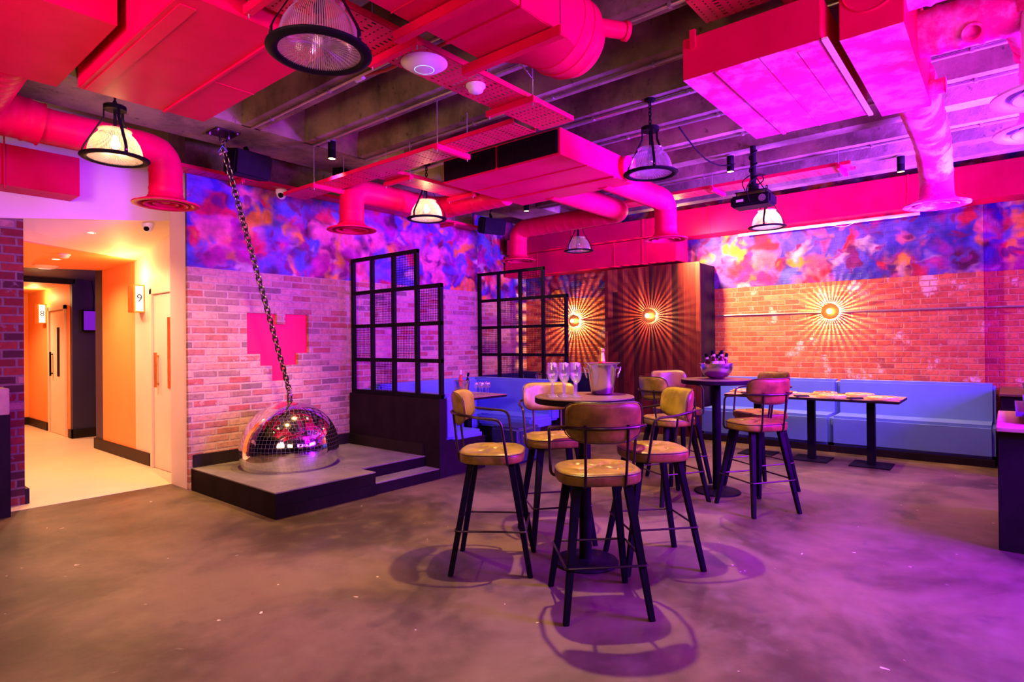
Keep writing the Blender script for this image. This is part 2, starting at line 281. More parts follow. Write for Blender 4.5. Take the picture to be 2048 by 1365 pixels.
# ------------------------------------------------------------------ mesh helpers
class MB:
    def __init__(s): s.v = []; s.f = []
    def add(s, vs, fs):
        n = len(s.v); s.v += [tuple(v) for v in vs]; s.f += [tuple(i + n for i in f) for f in fs]; return s
    def box(s, x0, x1, y0, y1, z0, z1, mtx=None):
        vs = [Vector((x, y, z)) for z in (z0, z1) for y in (y0, y1) for x in (x0, x1)]
        if mtx is not None: vs = [mtx @ v for v in vs]
        return s.add(vs, [(0, 2, 3, 1), (4, 5, 7, 6), (0, 1, 5, 4), (2, 6, 7, 3), (0, 4, 6, 2), (1, 3, 7, 5)])
    def prism(s, poly, z0, z1):
        n = len(poly); vs = [(x, y, z0) for x, y in poly] + [(x, y, z1) for x, y in poly]
        return s.add(vs, [tuple(range(n - 1, -1, -1)), tuple(range(n, 2 * n))] + [(i, (i + 1) % n, n + (i + 1) % n, n + i) for i in range(n)])
    def lathe(s, prof, seg=32, c=(0, 0, 0), mtx=None, cap0=False, cap1=False):
        vs = []; fs = []; n = len(prof)
        for k in range(seg):
            a = 2 * PI * k / seg
            for r, z in prof: vs.append(Vector((r * math.cos(a), r * math.sin(a), z)))
        for k in range(seg):
            k2 = (k + 1) % seg
            for i in range(n - 1): fs.append((k * n + i, k2 * n + i, k2 * n + i + 1, k * n + i + 1))
        if cap0: fs.append(tuple(k * n for k in range(seg - 1, -1, -1)))
        if cap1: fs.append(tuple(k * n + n - 1 for k in range(seg)))
        C_ = Vector(c); vs = [((mtx @ v) if mtx is not None else v) + C_ for v in vs]
        return s.add(vs, fs)
    def tube(s, pts, r, seg=10, closed=False, caps=True, flat=None):
        P = [Vector(p) for p in pts]; n = len(P); rr = r if isinstance(r, (list, tuple)) else [r] * n
        T = []
        for i in range(n):
            a = P[(i - 1) % n] if (closed or i > 0) else P[i]; b = P[(i + 1) % n] if (closed or i < n - 1) else P[i]
            T.append((b - a).normalized())
        up = Vector((0, 0, 1)) if abs(T[0].z) < 0.9 else Vector((1, 0, 0))
        N = (up - T[0] * up.dot(T[0])).normalized(); vs = []
        for i in range(n):
            N = (N - T[i] * N.dot(T[i])).normalized(); B = T[i].cross(N)
            for k in range(seg):
                a = 2 * PI * k / seg; ca, sa = math.cos(a), math.sin(a)
                if flat: ca *= flat[0]; sa *= flat[1]
                vs.append(P[i] + N * (rr[i] * ca) + B * (rr[i] * sa))
        fs = []
        for i in range(n if closed else n - 1):
            j = (i + 1) % n
            for k in range(seg):
                k2 = (k + 1) % seg; fs.append((i * seg + k, i * seg + k2, j * seg + k2, j * seg + k))
        if not closed and caps: fs += [tuple(range(seg - 1, -1, -1)), tuple((n - 1) * seg + k for k in range(seg))]
        return s.add(vs, fs)
    def cyl(s, a, b, r, seg=16, r2=None): return s.tube([a, b], [r, r if r2 is None else r2], seg)
    def build(s, name, m, parent=None, bevel=0, smooth=True, ang=35, loc=None, bseg=2):
        me = bpy.data.meshes.new(name); me.from_pydata([tuple(v) for v in s.v], [], s.f)
        bm = bmesh.new(); bm.from_mesh(me); bmesh.ops.recalc_face_normals(bm, faces=bm.faces)
        if bevel: bmesh.ops.bevel(bm, geom=[e for e in bm.edges if e.is_manifold and e.calc_face_angle(0) > 0.5], offset=bevel, segments=bseg, affect='EDGES', clamp_overlap=True)
        bm.to_mesh(me); bm.free(); me.materials.append(m)
        if smooth:
            me.shade_smooth(); me.set_sharp_from_angle(angle=math.radians(ang))
        o = bpy.data.objects.new(name, me); COL.objects.link(o)
        if parent: o.parent = parent
        if loc is not None: o.location = loc
        return o
def arc(c, r, a0, a1, n, ex, ey):
    ex, ey, c = Vector(ex), Vector(ey), Vector(c)
    return [c + ex * r * math.cos(a0 + (a1 - a0) * i / n) + ey * r * math.sin(a0 + (a1 - a0) * i / n) for i in range(n + 1)]
def fillet(pts, r, n=6, closed=False):
    P = [Vector(p) for p in pts]; out = []; N = len(P)
    for i in range(N):
        if not closed and i in (0, N - 1): out.append(P[i]); continue
        a, b, c = P[i - 1], P[i], P[(i + 1) % N]; u = (a - b); v = (c - b); d = min(r, u.length * 0.45, v.length * 0.45)
        p0 = b + u.normalized() * d; p1 = b + v.normalized() * d
        for k in range(n + 1):
            q = k / n; out.append(p0 * (1 - q) ** 2 + b * 2 * q * (1 - q) + p1 * q * q)
    return out
def tag(o, label=None, cat=None, group=None, kind=None):
    if label: o['label'] = label
    if cat: o['category'] = cat
    if group: o['group'] = group
    if kind: o['kind'] = kind
    return o
def thing(name, label, cat, loc=(0, 0, 0), rz=0.0, group=None):
    o = bpy.data.objects.new(name, None); COL.objects.link(o); o.location = loc; o.rotation_euler = (0, 0, rz); o.empty_display_size = 0.1
    return tag(o, label, cat, group)
def kids(o): return [c for c in bpy.data.objects if c.parent == o]
def copy_tree(o, parent=None):
    c = o.copy(); COL.objects.link(c)
    if parent: c.parent = parent
    for ch in kids(o): copy_tree(ch, c)
    return c
def dup(o, label, loc, rz=0.0, group=None):
    c = copy_tree(o); c.location = loc; c.rotation_euler = (0, 0, rz); c['label'] = label
    if group: c['group'] = group
    return c
def struct(name, mb, m, label=None, **k):
    o = mb.build(name, m, smooth=k.pop('smooth', False), **k); return tag(o, label, None, None, 'structure')
# ------------------------------------------------------------------ the room
struct('floor', MB().box(-3, 9.6, -4, 6.65, -0.1, 0), M['floor'], 'stained polished concrete floor of the bar')
struct('floor_booth', MB().box(6.6, 9.6, 6.65, 7.4, -0.1, 0), M['floor'], 'concrete floor inside the rear booth')
struct('floor_corridor', MB().box(1.0, 4.6, 6.65, 14.2, -0.1, 0.002), M['cfloor'], 'cream floor of the corridor')
# feature wall with the recess cut out of its brick slips
mb = MB(); xs = [2.47, 3.063, 3.207, 3.34, 3.40, 3.50, 3.653, 3.79, 6.65]; zs = [0, 1.03, 1.20, 1.33, 1.655, 1.77, 3.14]
for i in range(len(xs) - 1):
    for j in range(len(zs) - 1):
        cx, cz = (xs[i] + xs[i + 1]) / 2, (zs[j] + zs[j + 1]) / 2
        hole = (3.34 < cx < 3.50 and 1.03 < cz < 1.655) or (3.207 < cx < 3.653 and 1.20 < cz < 1.655) or (3.063 < cx < 3.79 and 1.33 < cz < 1.655) or (1.655 < cz < 1.77 and (3.063 < cx < 3.40 or 3.50 < cx < 3.79))
        if not hole: mb.box(xs[i], xs[i + 1], 6.20, 6.245, zs[j], zs[j + 1])
struct('wall_feature', mb, M['brick_l'], 'pale pink brick wall under a spray-painted mural')
struct('wall_recess', MB().box(3.0, 3.85, 6.246, 6.26, 0.98, 1.82), M['pinkwall'], 'hot pink stepped recess in the brick wall')
struct('wall_feature_core', MB().box(2.702, 6.62, 6.262, 6.40, 0, 3.7), M['conc'])
struct('wall_feature_top', MB().box(2.482, 2.70, 6.262, 6.66, 3.152, 3.7), M['conc'])
struct('wall_feature_end', MB().box(6.622, 6.65, 6.25, 7.2, 0, 3.7), M['brick_ly'])
struct('wall_booth', MB().box(6.65, 9.1, 7.2, 7.35, 0, 3.7), M['brick_l'], 'brick wall with mural behind the rear booth')
struct('wall_right', MB().box(9.1, 9.25, 0.21, 7.35, 0, 3.7), M['brick_r'], 'old red brick wall under a colourful mural')
struct('wall_right_return', MB().box(9.16, 9.3, -4, 0.208, 0, 3.7), M['brick_r'])
struct('wall_south', MB().box(-3, 9.3, -4.15, -4, 0, 3.7), M['dark']); struct('wall_west', MB().box(-3.15, -3, -4, 7.0, 0, 3.7), M['dark'])
struct('wall_pier', MB().box(0.2, 1.327, 6.86, 7.3, 0, 2.95), M['brick_p'], 'dark red brick pier beside the corridor mouth')
struct('wall_left', MB().box(-3, 1.2, 6.90, 7.3, 0, 3.7), M['dark'])
# corridor shell
struct('wall_column', MB().box(2.482, 2.70, 6.262, 6.66, 0, 3.15), M['peach'], 'cream painted end of the brick wall')
struct('wall_bulkhead', MB().add([(1.1, 6.80, 3.7), (2.75, 6.80, 3.7), (2.75, 6.80, 2.775), (1.1, 6.80, 2.56), (1.1, 6.868, 3.7), (2.75, 6.868, 3.7), (2.75, 6.868, 2.775), (1.1, 6.868, 2.56)],
    [(0, 1, 2, 3), (7, 6, 5, 4), (0, 4, 5, 1), (1, 5, 6, 2), (2, 6, 7, 3), (3, 7, 4, 0)]), M['peach'], 'cream wall above the corridor mouth')
struct('ceiling_soffit', MB().add([(1.1, 6.87, 2.56), (2.75, 6.87, 2.775), (2.75, 8.35, 2.48), (1.1, 7.35, 2.48), (1.1, 6.87, 2.62), (2.75, 6.87, 2.83), (2.75, 8.35, 2.52), (1.1, 7.35, 2.52)],
    [(0, 1, 2, 3), (7, 6, 5, 4), (0, 4, 5, 1), (1, 5, 6, 2), (2, 6, 7, 3), (3, 7, 4, 0)]), M['peach'], 'sloping cream soffit at the corridor mouth')
struct('ceiling_corridor', MB().prism([(1.1, 7.3), (2.75, 8.3), (2.75, 9.6), (1.1, 10.3)], 2.48, 2.55), M['orange'])
struct('ceiling_corridor_navy', MB().prism([(1.1, 10.3), (2.75, 9.6), (4.4, 9.6), (4.4, 11.22), (1.1, 11.22)], 2.481, 2.55), M['navy'])
struct('ceiling_corridor_end', MB().box(1.1, 2.8, 11.2, 14.1, 2.42, 2.55), M['orange'])
struct('trim_lintel', MB().box(1.1, 2.77, 11.17, 11.2, 2.40, 2.56), M['skirt'])
struct('wall_corridor', MB().box(2.70, 2.82, 8.33, 9.56, 0, 2.48), M['orange'], 'orange stretch of corridor wall')
struct('wall_corridor_cream', MB().box(2.70, 2.82, 6.66, 8.33, 0, 2.83), M['peach'], 'cream corridor wall around door 9')
struct('wall_corridor_navy', MB().box(2.70, 2.82, 9.56, 9.86, 0, 2.48), M['navy'])
struct('wall_recess_navy', MB().box(2.76, 4.5, 11.2, 11.32, 0, 2.5), M['navy'], 'navy wall at the turn of the corridor')
struct('wall_recess_side', MB().box(2.82, 4.5, 9.6, 9.7, 0, 2.5), M['navy']); struct('wall_recess_end', MB().box(4.4, 4.5, 9.7, 11.2, 0, 2.5), M['navy'])
struct('wall_corridor_far', MB().box(2.76, 2.90, 11.32, 14, 0, 2.42), M['orange'], 'far orange corridor wall with door 8'); struct('wall_corridor_end', MB().box(1.0, 2.9, 13.95, 14.1, 0, 2.5), M['orange'])
struct('wall_corridor_west', MB().box(1.0, 1.12, 7.3, 14, 0, 2.5), M['orange'])
for n, (a, b, c, d) in enumerate([(2.675, 2.70, 7.82, 9.88), (2.735, 2.76, 11.17, 11.36), (2.735, 3.9, 11.17, 11.2), (2.735, 2.76, 12.60, 13.95), (1.12, 2.76, 13.92, 13.95)]):
    struct('baseboard_corridor', MB().box(a, b, c, d, 0.002, 0.14 if n else 0.15), M['skirt'], bevel=0.004)
struct('baseboard_pier', MB().box(1.327, 1.36, 6.86, 7.05, 0, 0.14), M['skirt'])
# ribbed concrete ceiling
struct('ceiling', MB().box(-3, 9.3, -4, 7.35, 3.70, 3.85), M['conc'], 'concrete slab between the ceiling ribs')
for k in range(18):
    x1 = 8.07 - 0.60 * k
    struct('ceiling_rib', MB().add([(x1 - 0.17, -4, 3.35), (x1, -4, 3.35), (x1 + 0.05, -4, 3.7), (x1 - 0.22, -4, 3.7), (x1 - 0.17, 5.14, 3.35), (x1, 5.14, 3.35), (x1 + 0.05, 5.14, 3.7), (x1 - 0.22, 5.14, 3.7)],
        [(0, 1, 2, 3), (7, 6, 5, 4), (0, 4, 5, 1), (1, 5, 6, 2), (2, 6, 7, 3), (3, 7, 4, 0)]), M['conc'], 'concrete ceiling rib')
struct('ceiling_beam', MB().add([(-3, 5.12, 3.35), (9.1, 5.12, 3.35), (9.1, 5.80, 3.35), (-3, 5.80, 3.35), (-3, 5.02, 3.7), (9.1, 5.02, 3.7), (9.1, 5.84, 3.7), (-3, 5.84, 3.7)],
    [(0, 1, 2, 3), (7, 6, 5, 4), (0, 4, 5, 1), (1, 5, 6, 2), (2, 6, 7, 3), (3, 7, 4, 0)]), M['conc'], 'concrete edge beam beside the mural wall')
# ------------------------------------------------------------------ doors 8 and 9, signs, screen
def door(name, x, y0, y1, label):
    t = thing(name, label, 'door', (x, y0, 0)); t['kind'] = 'structure'; W = y1 - y0
    MB().box(-0.035, 0.0, -0.07, 0.0, 0, 2.10).box(-0.035, 0.0, W, W + 0.07, 0, 2.10).box(-0.035, 0, -0.07, W + 0.07, 2.03, 2.10).build('door_frame', M['peach'], t, 0.006)
    d = MB().box(-0.012, -0.004, 0.01, W - 0.01, 0.01, 2.02).build('door_leaf', M['peach'], t)
    MB().box(-0.020, -0.012, 0.30, 0.42, 0.95, 1.75).build('vision_panel', M['louvre'] if x > 2.73 else M['copper'], d)
    MB().box(-0.055, -0.035, W - 0.16, W - 0.12, 0.95, 1.35).box(-0.04, -0.012, W - 0.15, W - 0.13, 0.98, 1.0).box(-0.04, -0.012, W - 0.15, W - 0.13, 1.30, 1.32).build('pull_handle', M['copper'] if x < 2.73 else M['black'], d)
    return t
door('door_9', 2.70, 6.86, 7.70, 'cream door beside the sign reading 9'); door('door_8', 2.76, 11.55, 12.40, 'orange-lit door beside the sign reading 8')
def sign(x, y, z, ch, label, sz):
    t = thing('number_sign', label, 'sign', (x, y, z), 0, 'lit door number boxes')
    MB().box(-0.12, 0, -0.10, 0.10, -0.165, 0.165).build('housing', M['gold'], t, 0.004)
    MB().box(-0.10, -0.02, -0.105, -0.10, -0.150, 0.150).build('lit_panel', M['signface'], t)
    c = bpy.data.curves.new('numeral', 'FONT'); c.body = ch; c.size = sz; c.extrude = 0.001; c.align_x = 'CENTER'; c.align_y = 'CENTER'; c.materials.append(M['ink'])
    tmp = bpy.data.objects.new('numeral_outline', c); me = bpy.data.meshes.new_from_object(tmp); bpy.data.objects.remove(tmp)
    o = bpy.data.objects.new('numeral', me); COL.objects.link(o); o.parent = t; o.location = (-0.06, -0.107, 0); o.rotation_euler = (PI / 2, 0, 0)
    return t
s9 = sign(2.70, 8.10, 2.0, '9', 'lit box sign reading 9 on the cream corridor wall', 0.13); s8 = sign(2.76, 12.78, 2.0, '8', 'lit box sign reading 8 deep in the orange corridor', 0.13)
light('sign_glow', 'POINT', (2.52, 8.0, 2.28), 14, WARM, size=0.05); light('sign_glow', 'POINT', (2.58, 12.6, 2.28), 14, WARM, size=0.05)
t = thing('wall_screen', 'small violet screen on the navy corridor wall', 'screen', (3.02, 11.2, 1.84))
MB().box(-0.14, 0.30, -0.05, 0, -0.17, 0.17).build('bezel', M['black'], t, 0.006); MB().box(-0.12, 0.28, -0.053, -0.0501, -0.15, 0.15).build('display', M['tv'], t)
MB().tube([(0.02, -0.01, 0.17), (0.03, -0.01, 0.4), (0.0, -0.01, 0.63)], 0.004, 6).build('cable', M['black'], t)
def downlight(x, y, z, label):
    t = thing('recessed_downlight', label, 'light', (x, y, z), 0, 'recessed corridor downlights')
    MB().lathe([(0.035, 0.0), (0.05, -0.004), (0.055, 0.0)], 24).build('trim_ring', M['white'], t); MB().lathe([(0.0, -0.001), (0.036, -0.001)], 24).build('lens', M['spotface'], t)
    light('corridor_downlight', 'SPOT', (x, y, z - 0.02), 150, (1.0, 0.55, 0.26), (x, y, 0), 0.04, angle=150, blend=0.8)
downlight(1.94, 7.25, 2.595, 'small recessed downlight in the cream sloping soffit'); downlight(2.0, 8.75, 2.478, 'small recessed downlight in the orange corridor ceiling')
light('corridor_downlight', 'SPOT', (2.0, 10.6, 2.4), 90, (1, 0.55, 0.26), (2.0, 10.6, 0), 0.04, angle=140, blend=0.8); light('corridor_downlight', 'SPOT', (1.9, 12.6, 2.35), 150, (1, 0.55, 0.26), (1.9, 12.6, 0), 0.04, angle=140, blend=0.8)
light('corridor_violet', 'POINT', (3.6, 10.4, 2.1), 8, (0.5, 0.05, 1.0), size=0.1)
def wifi(x, y, z, r, label, grp=True):
    t = thing('wireless_access_point', label, 'access point', (x, y, z))
    MB().lathe([(0.0, 0.0), (r, 0.0), (r, -0.006), (r * 0.72, -0.030), (r * 0.40, -0.040), (0, -0.042)], 48).build('disc_cover', M['white'], t, ang=60)
    MB().lathe([(r * 0.40, -0.0405), (r * 0.43, -0.0395), (r * 0.40, -0.0385)], 40).build('status_ring', M['blueled'], t)
wifi(2.07, 9.55, 2.478, 0.14, 'white disc access point on the orange corridor ceiling')
def detector(x, y, z, r, label):
    t = thing('smoke_detector', label, 'detector', (x, y, z))
    MB().lathe([(0, 0), (r, 0), (r, -0.012), (r * 0.8, -0.02)], 32).build('base', M['white'], t, ang=60); MB().lathe([(r * 0.8, -0.018), (r * 0.75, -0.038), (r * 0.45, -0.048), (0, -0.048)], 32).build('sensor_head', M['white'], t, ang=60)
detector(1.95, 8.2, 2.478, 0.06, 'small white detector on the orange corridor ceiling')
# service counter end at the frame edge
t = thing('service_counter', 'plum counter end in front of the brick pier', 'counter', (0, 0, 0))
MB().box(0.3, 1.155, 6.45, 6.85, 0, 0.86).build('base_panel', M['dark'], t, 0.004); MB().box(0.3, 1.15, 6.455, 6.85, 0.86, 1.08).build('upper_panel', M['tabletop2'], t, 0.004)
# ------------------------------------------------------------------ stage with mirror ball and chain
t = thing('stage_platform', 'low black-edged stage platform under the mirror ball', 'platform', (0, 0, 0))
outl = [(2.49, 4.585), (3.49, 4.585), (3.49, 4.82), (4.32, 4.82), (4.32, 6.195), (2.49, 6.195)]
MB().prism(outl, 0.0, 0.21).build('base', M['stagew'], t, 0.003); MB().prism(outl, 0.2105, 0.22).build('deck_top', M['staget'], t)
MB().prism([(2.487, 4.582), (3.493, 4.582), (3.493, 4.60), (2.49, 4.60)], 0.106, 0.109).build('board_joint', M['black'], t)
s = MB().box(3.495, 4.32, 4.60, 4.815, 0, 0.10).build('step', M['stagew'], t, 0.003); MB().box(3.495, 4.32, 4.60, 4.815, 0.1005, 0.11).build('step_tread', M['staget'], s)
struct('baseboard_stage', MB().box(2.505, 4.32, 6.18, 6.199, 0.22, 0.345), M['skirt'], bevel=0.003); struct('baseboard_partition', MB().box(4.305, 4.327, 4.84, 6.18, 0.22, 0.345), M['skirt'], bevel=0.003)
BC = Vector((3.18, 5.56, 0.385)); Rb = 0.475
t = thing('mirror_ball', 'large mirror ball sunk into the stage deck', 'mirror ball', BC)
zc = 0.2205 - BC.z; a0 = math.asin(zc / Rb)
MB().lathe([(Rb * math.cos(a0 + (PI / 2 - a0) * i / 40), Rb * math.sin(a0 + (PI / 2 - a0) * i / 40)) for i in range(41)], 96).build('mirror_shell', M['mirror'], t, ang=80)
MB().lathe([(0.0, Rb + 0.035), (0.022, Rb + 0.03), (0.028, Rb + 0.005), (0.045, Rb - 0.006)], 20).tube(fillet([(-0.02, 0, Rb + 0.02), (-0.02, 0, Rb + 0.075), (0.02, 0, Rb + 0.075), (0.02, 0, Rb + 0.02)], 0.02), 0.008, 8).build('eye_bolt', M['chain'], t)
A = Vector((3.165, 5.557, BC.z + Rb + 0.14)); B = Vector((2.48, 5.43, 3.20))
t = thing('suspension_chain', 'heavy steel chain slanting from the ceiling beam to the mirror ball', 'chain', B)
d = (B - A); L = d.length; d.normalize(); PITCHL = 0.050; n = int(L / PITCHL)
path = []
for k in range(24):
    a = 2 * PI * k / 24; path.append((0.0225 * math.cos(a), 0, 0.0225 * math.sin(a) + (0.0105 if math.sin(a) > 0 else -0.0105)))
q = d.to_track_quat('Z', 'X')
lk = MB().tube(path, 0.0080, 8, closed=True).build('chain_link', M['chain'], t)
for i in range(n + 1):
    o = lk if i == 0 else lk.copy()
    if i: COL.objects.link(o)
    o.parent = t; o.location = A + d * (L * i / n) - B; o.rotation_mode = 'QUATERNION'; o.rotation_quaternion = q @ Matrix.Rotation((0.35 if i % 2 else 0.35 + PI / 2), 3, 'Z').to_quaternion()
MB().box(-0.11, 0.11, -0.11, 0.11, 0.138, 0.149).build('ceiling_plate', M['chain'], t, 0.002)
for sx in (-0.085, 0.085):
    for sy in (-0.085, 0.085): MB().cyl((sx, sy, 0.126), (sx, sy, 0.138), 0.012, 6).build('plate_bolt', M['steel'], t)
MB().tube(fillet([(-0.03, 0, 0.138), (-0.03, 0, 0.06), (0.03, 0, 0.06), (0.03, 0, 0.138)], 0.03), 0.009, 8).build('eye', M['chain'], t)
MB().tube(fillet([(0, -0.04, -0.03), (0, -0.035, 0.075), (0, 0.035, 0.075), (0, 0.04, -0.03)], 0.035), 0.010, 8).cyl((0, -0.06, -0.03), (0, 0.06, -0.03), 0.012, 10).build('shackle', M['steel'], t)
MB().tube([(0.0, -0.06, -0.03), (-0.05, -0.09, -0.0), (-0.09, -0.10, -0.07)], 0.003, 6).build('cable_tie', simple('blue_cable_tie', (0.1, 0.2, 0.7)), t)
o = thing('lower_shackle', 'bright steel shackle joining chain and mirror ball', 'shackle', (3.172, 5.558, BC.z + Rb + 0.085))
MB().tube(fillet([(0, -0.028, -0.02), (0, -0.028, 0.05), (0, 0.028, 0.05), (0, 0.028, -0.02)], 0.025), 0.008, 8).build('bow', M['steel'], o); MB().cyl((0, -0.045, -0.02), (0, 0.045, -0.02), 0.010, 10).build('pin', M['steel'], o)
# ------------------------------------------------------------------ booth partitions with stepped grid screens
def screen(x, y0, z0, wallx, label, labelw):
    p = thing('partition_wall', labelw, 'partition', (wallx[0], y0, 0)); p['kind'] = 'thing'
    MB().box(0, wallx[1] - wallx[0], 0, 6.195 - y0, 0, z0).build('partition_body', M['dark'], p, 0.004)
    t = thing('grid_screen', label, 'screen', (x, y0, z0 + 0.001), 0, 'stepped black grid screens')
    W = 6.19 - y0; cw = W / 4; rh = 0.403; b = 0.021; H4 = rh * 4
    f = MB()
    for k in range(5):
        y = k * cw; top = rh * 3 + b if k == 0 else H4 + b
        y = max(b, min(W - b, y)); f.box(-b, b, y - b, y + b, 0, top)
    for j in range(5):
        z = max(b, j * rh); f.box(-b * 0.98, b * 0.98, 0.0 if j < 4 else cw - b, W, z - b, z + b)
    f.build('frame', M['black'], t)
    for (c, r) in ((1, 3), (0, 2), (2, 2), (1, 1), (3, 1), (2, 0)):
        g = MB(); ya, yb = c * cw + b, (c + 1) * cw - b; za, zb = r * rh + b, (r + 1) * rh - b; nw = 13
        for i in range(1, nw):
            yy = ya + (yb - ya) * i / nw; g.box(-0.0018, 0.0018, yy - 0.0018, yy + 0.0018, za, zb); zz = za + (zb - za) * i / nw; g.box(-0.0035, -0.0005, ya, yb, zz - 0.0018, zz + 0.0018)
        g.build('wire_mesh_panel', M['black'], t)
    return t
screen(4.385, 4.605, 0.835, (4.33, 4.44), 'stepped black grid screen beside the stage platform', 'dark low partition between stage and teal booth')
screen(6.66, 4.56, 0.85, (6.62, 6.72), 'stepped black grid screen at the far side of the teal booth', 'dark low partition behind the teal booth seat')
# ------------------------------------------------------------------ upholstered seating
def cushion(x0, x1, y0, y1, z0, z1, name, parent, m='vinyl', bev=0.035):
    return MB().box(x0, x1, y0, y1, z0, z1).build(name, M[m], parent, bev, bseg=4, ang=50)
def bench(label, segs, backs, plinths, m='vinyl', name='banquette', grp=None):
    t = thing(name, label, 'bench', (0, 0, 0), 0, grp)
    for s_ in segs: cushion(*s_, 'seat_cushion', t, m)
    for s_ in backs: cushion(*s_, 'back_cushion', t, m, 0.03)
    for s_ in plinths: MB().box(*s_).build('plinth', M['dark'], t, 0.003)
    return t
G = 'long blue wall banquette units'
bench('longer lit blue banquette unit near the plum cabinet', [(8.41, 8.97, 0.11, 1.745, 0.085, 0.46)], [(8.86, 9.09, 0.11, 1.745, 0.40, 0.895)], [(8.395, 9.05, 0.115, 1.745, 0, 0.084)], grp=G)
bench('blue banquette unit between the wood panel and the next unit', [(8.41, 8.97, 1.75, 3.44, 0.085, 0.46)], [(8.86, 9.09, 1.75, 3.44, 0.40, 0.895)], [(8.395, 9.05, 1.75, 3.44, 0, 0.084)], grp=G)
t = bench('teal U-shaped booth seat between the two grid screens', [(4.60, 5.06, 4.64, 5.58, 0.26, 0.44), (4.60, 6.40, 5.62, 6.00, 0.26, 0.45), (5.98, 6.44, 4.66, 5.60, 0.30, 0.47)],
      [(4.45, 4.62, 4.64, 6.18, 0.38, 0.875), (4.63, 6.40, 5.98, 6.19, 0.38, 0.925), (6.40, 6.61, 4.66, 6.19, 0.38, 0.925)],
      [(4.445, 5.06, 4.62, 5.60, 0, 0.37), (4.50, 6.40, 5.65, 6.15, 0, 0.258), (6.05, 6.60, 4.68, 6.15, 0, 0.32)], name='booth_seat')
t = bench('navy booth seat in the dim rear booth', [(6.74, 7.2, 4.9, 6.6, 0.1, 0.45), (6.75, 8.6, 6.65, 7.1, 0.1, 0.45), (8.62, 9.0, 5.2, 7.1, 0.1, 0.45)], [(6.75, 8.85, 7.05, 7.19, 0.4, 0.86), (8.90, 9.09, 5.12, 7.19, 0.4, 0.88)], [(6.80, 8.9, 6.72, 7.15, 0, 0.09)], 'navyv', 'booth_seat')
MB().box(-0.17, 0.17, -0.17, 0.17, 0, 0.40).build('pouffe', M['navyv'], None, 0.03, bseg=3, ang=50, loc=(5.62, 4.62, 0.0))
tag(bpy.data.objects['pouffe'], 'dark cube pouffe in front of the teal booth seat', 'stool')
bpy.data.objects['pouffe'].scale = (1.35, 1.35, 1.05)
# wood clad nib
t = thing('wood_clad_panel', 'tall wall panel clad in reclaimed dark red planks', 'panel', (0, 0, 0))
MB().box(8.50, 8.53, 3.47, 5.08, 0, 2.60).build('plank_cladding', M['wood'], t, 0.003); MB().box(8.531, 9.095, 3.475, 5.075, 0, 2.58).build('carcass', M['dark'], t, 0.003)
# cabinets by the right edge
t = thing('plum_cabinet', 'dark plum cabinet with a tan top at the end of the blue banquette', 'cabinet', (0, 0, 0))
MB().box(5.16, 6.35, -1.3, 0.058, 0, 0.795).build('carcass', M['dark'], t, 0.004); MB().box(5.14, 6.37, -1.32, 0.066, 0.797, 0.825).build('worktop', M['tabletop2'], t, 0.004)
t = thing('violet_seat_pad', 'violet vinyl seat pad standing on the plum cabinet', 'cushion', (5.95, -0.62, 0.826))
MB().box(-0.55, 0.55, -0.58, 0.58, 0, 0.13).build('pad', M['purplev'], t, 0.05, bseg=4, ang=50); MB().box(-0.5, 0.5, -0.5, 0.5, 0.001, 0.006).build('underside_trim', M['white'], t)
t = thing('low_divider', 'dark low divider against the brick wall past the banquette', 'divider', (0, 0, 0))
MB().box(7.85, 9.1, -2, 0.062, 0, 0.83).build('carcass', M['dark'], t, 0.004); MB().box(7.83, 9.12, -2, 0.07, 0.832, 0.855).build('ledge', M['tabletop'], t, 0.003)
t = thing('dark_seat_pad', 'dark vinyl pad lying on the low divider', 'cushion', (8.25, -0.72, 0.856)); MB().box(-0.4, 0.4, -0.6, 0.6, 0, 0.13).build('pad', M['navyv'], t, 0.055, bseg=4, ang=50)
# ------------------------------------------------------------------ tables
def bar_table(x, y, h, label):
    t = thing('bar_table', label, 'table', (x, y, 0), 0, 'round bar tables')
    MB().lathe([(0, 0.0), (0.21, 0.0), (0.212, 0.006), (0.205, 0.014), (0.06, 0.022), (0.045, 0.03), (0, 0.03)], 56).build('base', M['black'], t); MB().cyl((0, 0, 0.028), (0, 0, h - 0.045), 0.040, 28).build('pole', M['black'], t)
    MB().box(-0.2, 0.2, -0.02, 0.02, h - 0.055, h - 0.043).box(-0.02, 0.02, -0.2, 0.2, h - 0.055, h - 0.043).build('support_plate', M['black'], t)
    MB().lathe([(0, h - 0.043), (0.314, h - 0.043), (0.320, h - 0.038), (0.320, h - 0.006)], 72).build('table_edge', M['tedge'], t); MB().lathe([(0.320, h - 0.006), (0.316, h), (0, h)], 72).build('table_top', M['tabletop'], t)
bar_table(3.27, 2.115, 1.075, 'round dark bar table carrying the champagne bucket and glasses'); bar_table(5.56, 2.12, 1.065, 'round dark bar table carrying the bowl of beer bottles')
def dining(x, y, lx, ly, label, grp='square-topped dining tables'):
    t = thing('dining_table', label, 'table', (x, y, 0), 0, grp)
    MB().box(-0.2, 0.2, -0.2, 0.2, 0, 0.012).build('base_plate', M['black'], t, 0.003); MB().box(-0.04, 0.04, -0.04, 0.04, 0.012, 0.73).build('column', M['black'], t, 0.004)
    MB().box(-lx / 2, lx / 2, -ly / 2, ly / 2, 0.732, 0.757).build('edge_band', M['tedge'], t, 0.002); MB().box(-lx / 2 + .001, lx / 2 - .001, -ly / 2 + .001, ly / 2 - .001, 0.7575, 0.765).build('table_top', M['tabletop2'], t)
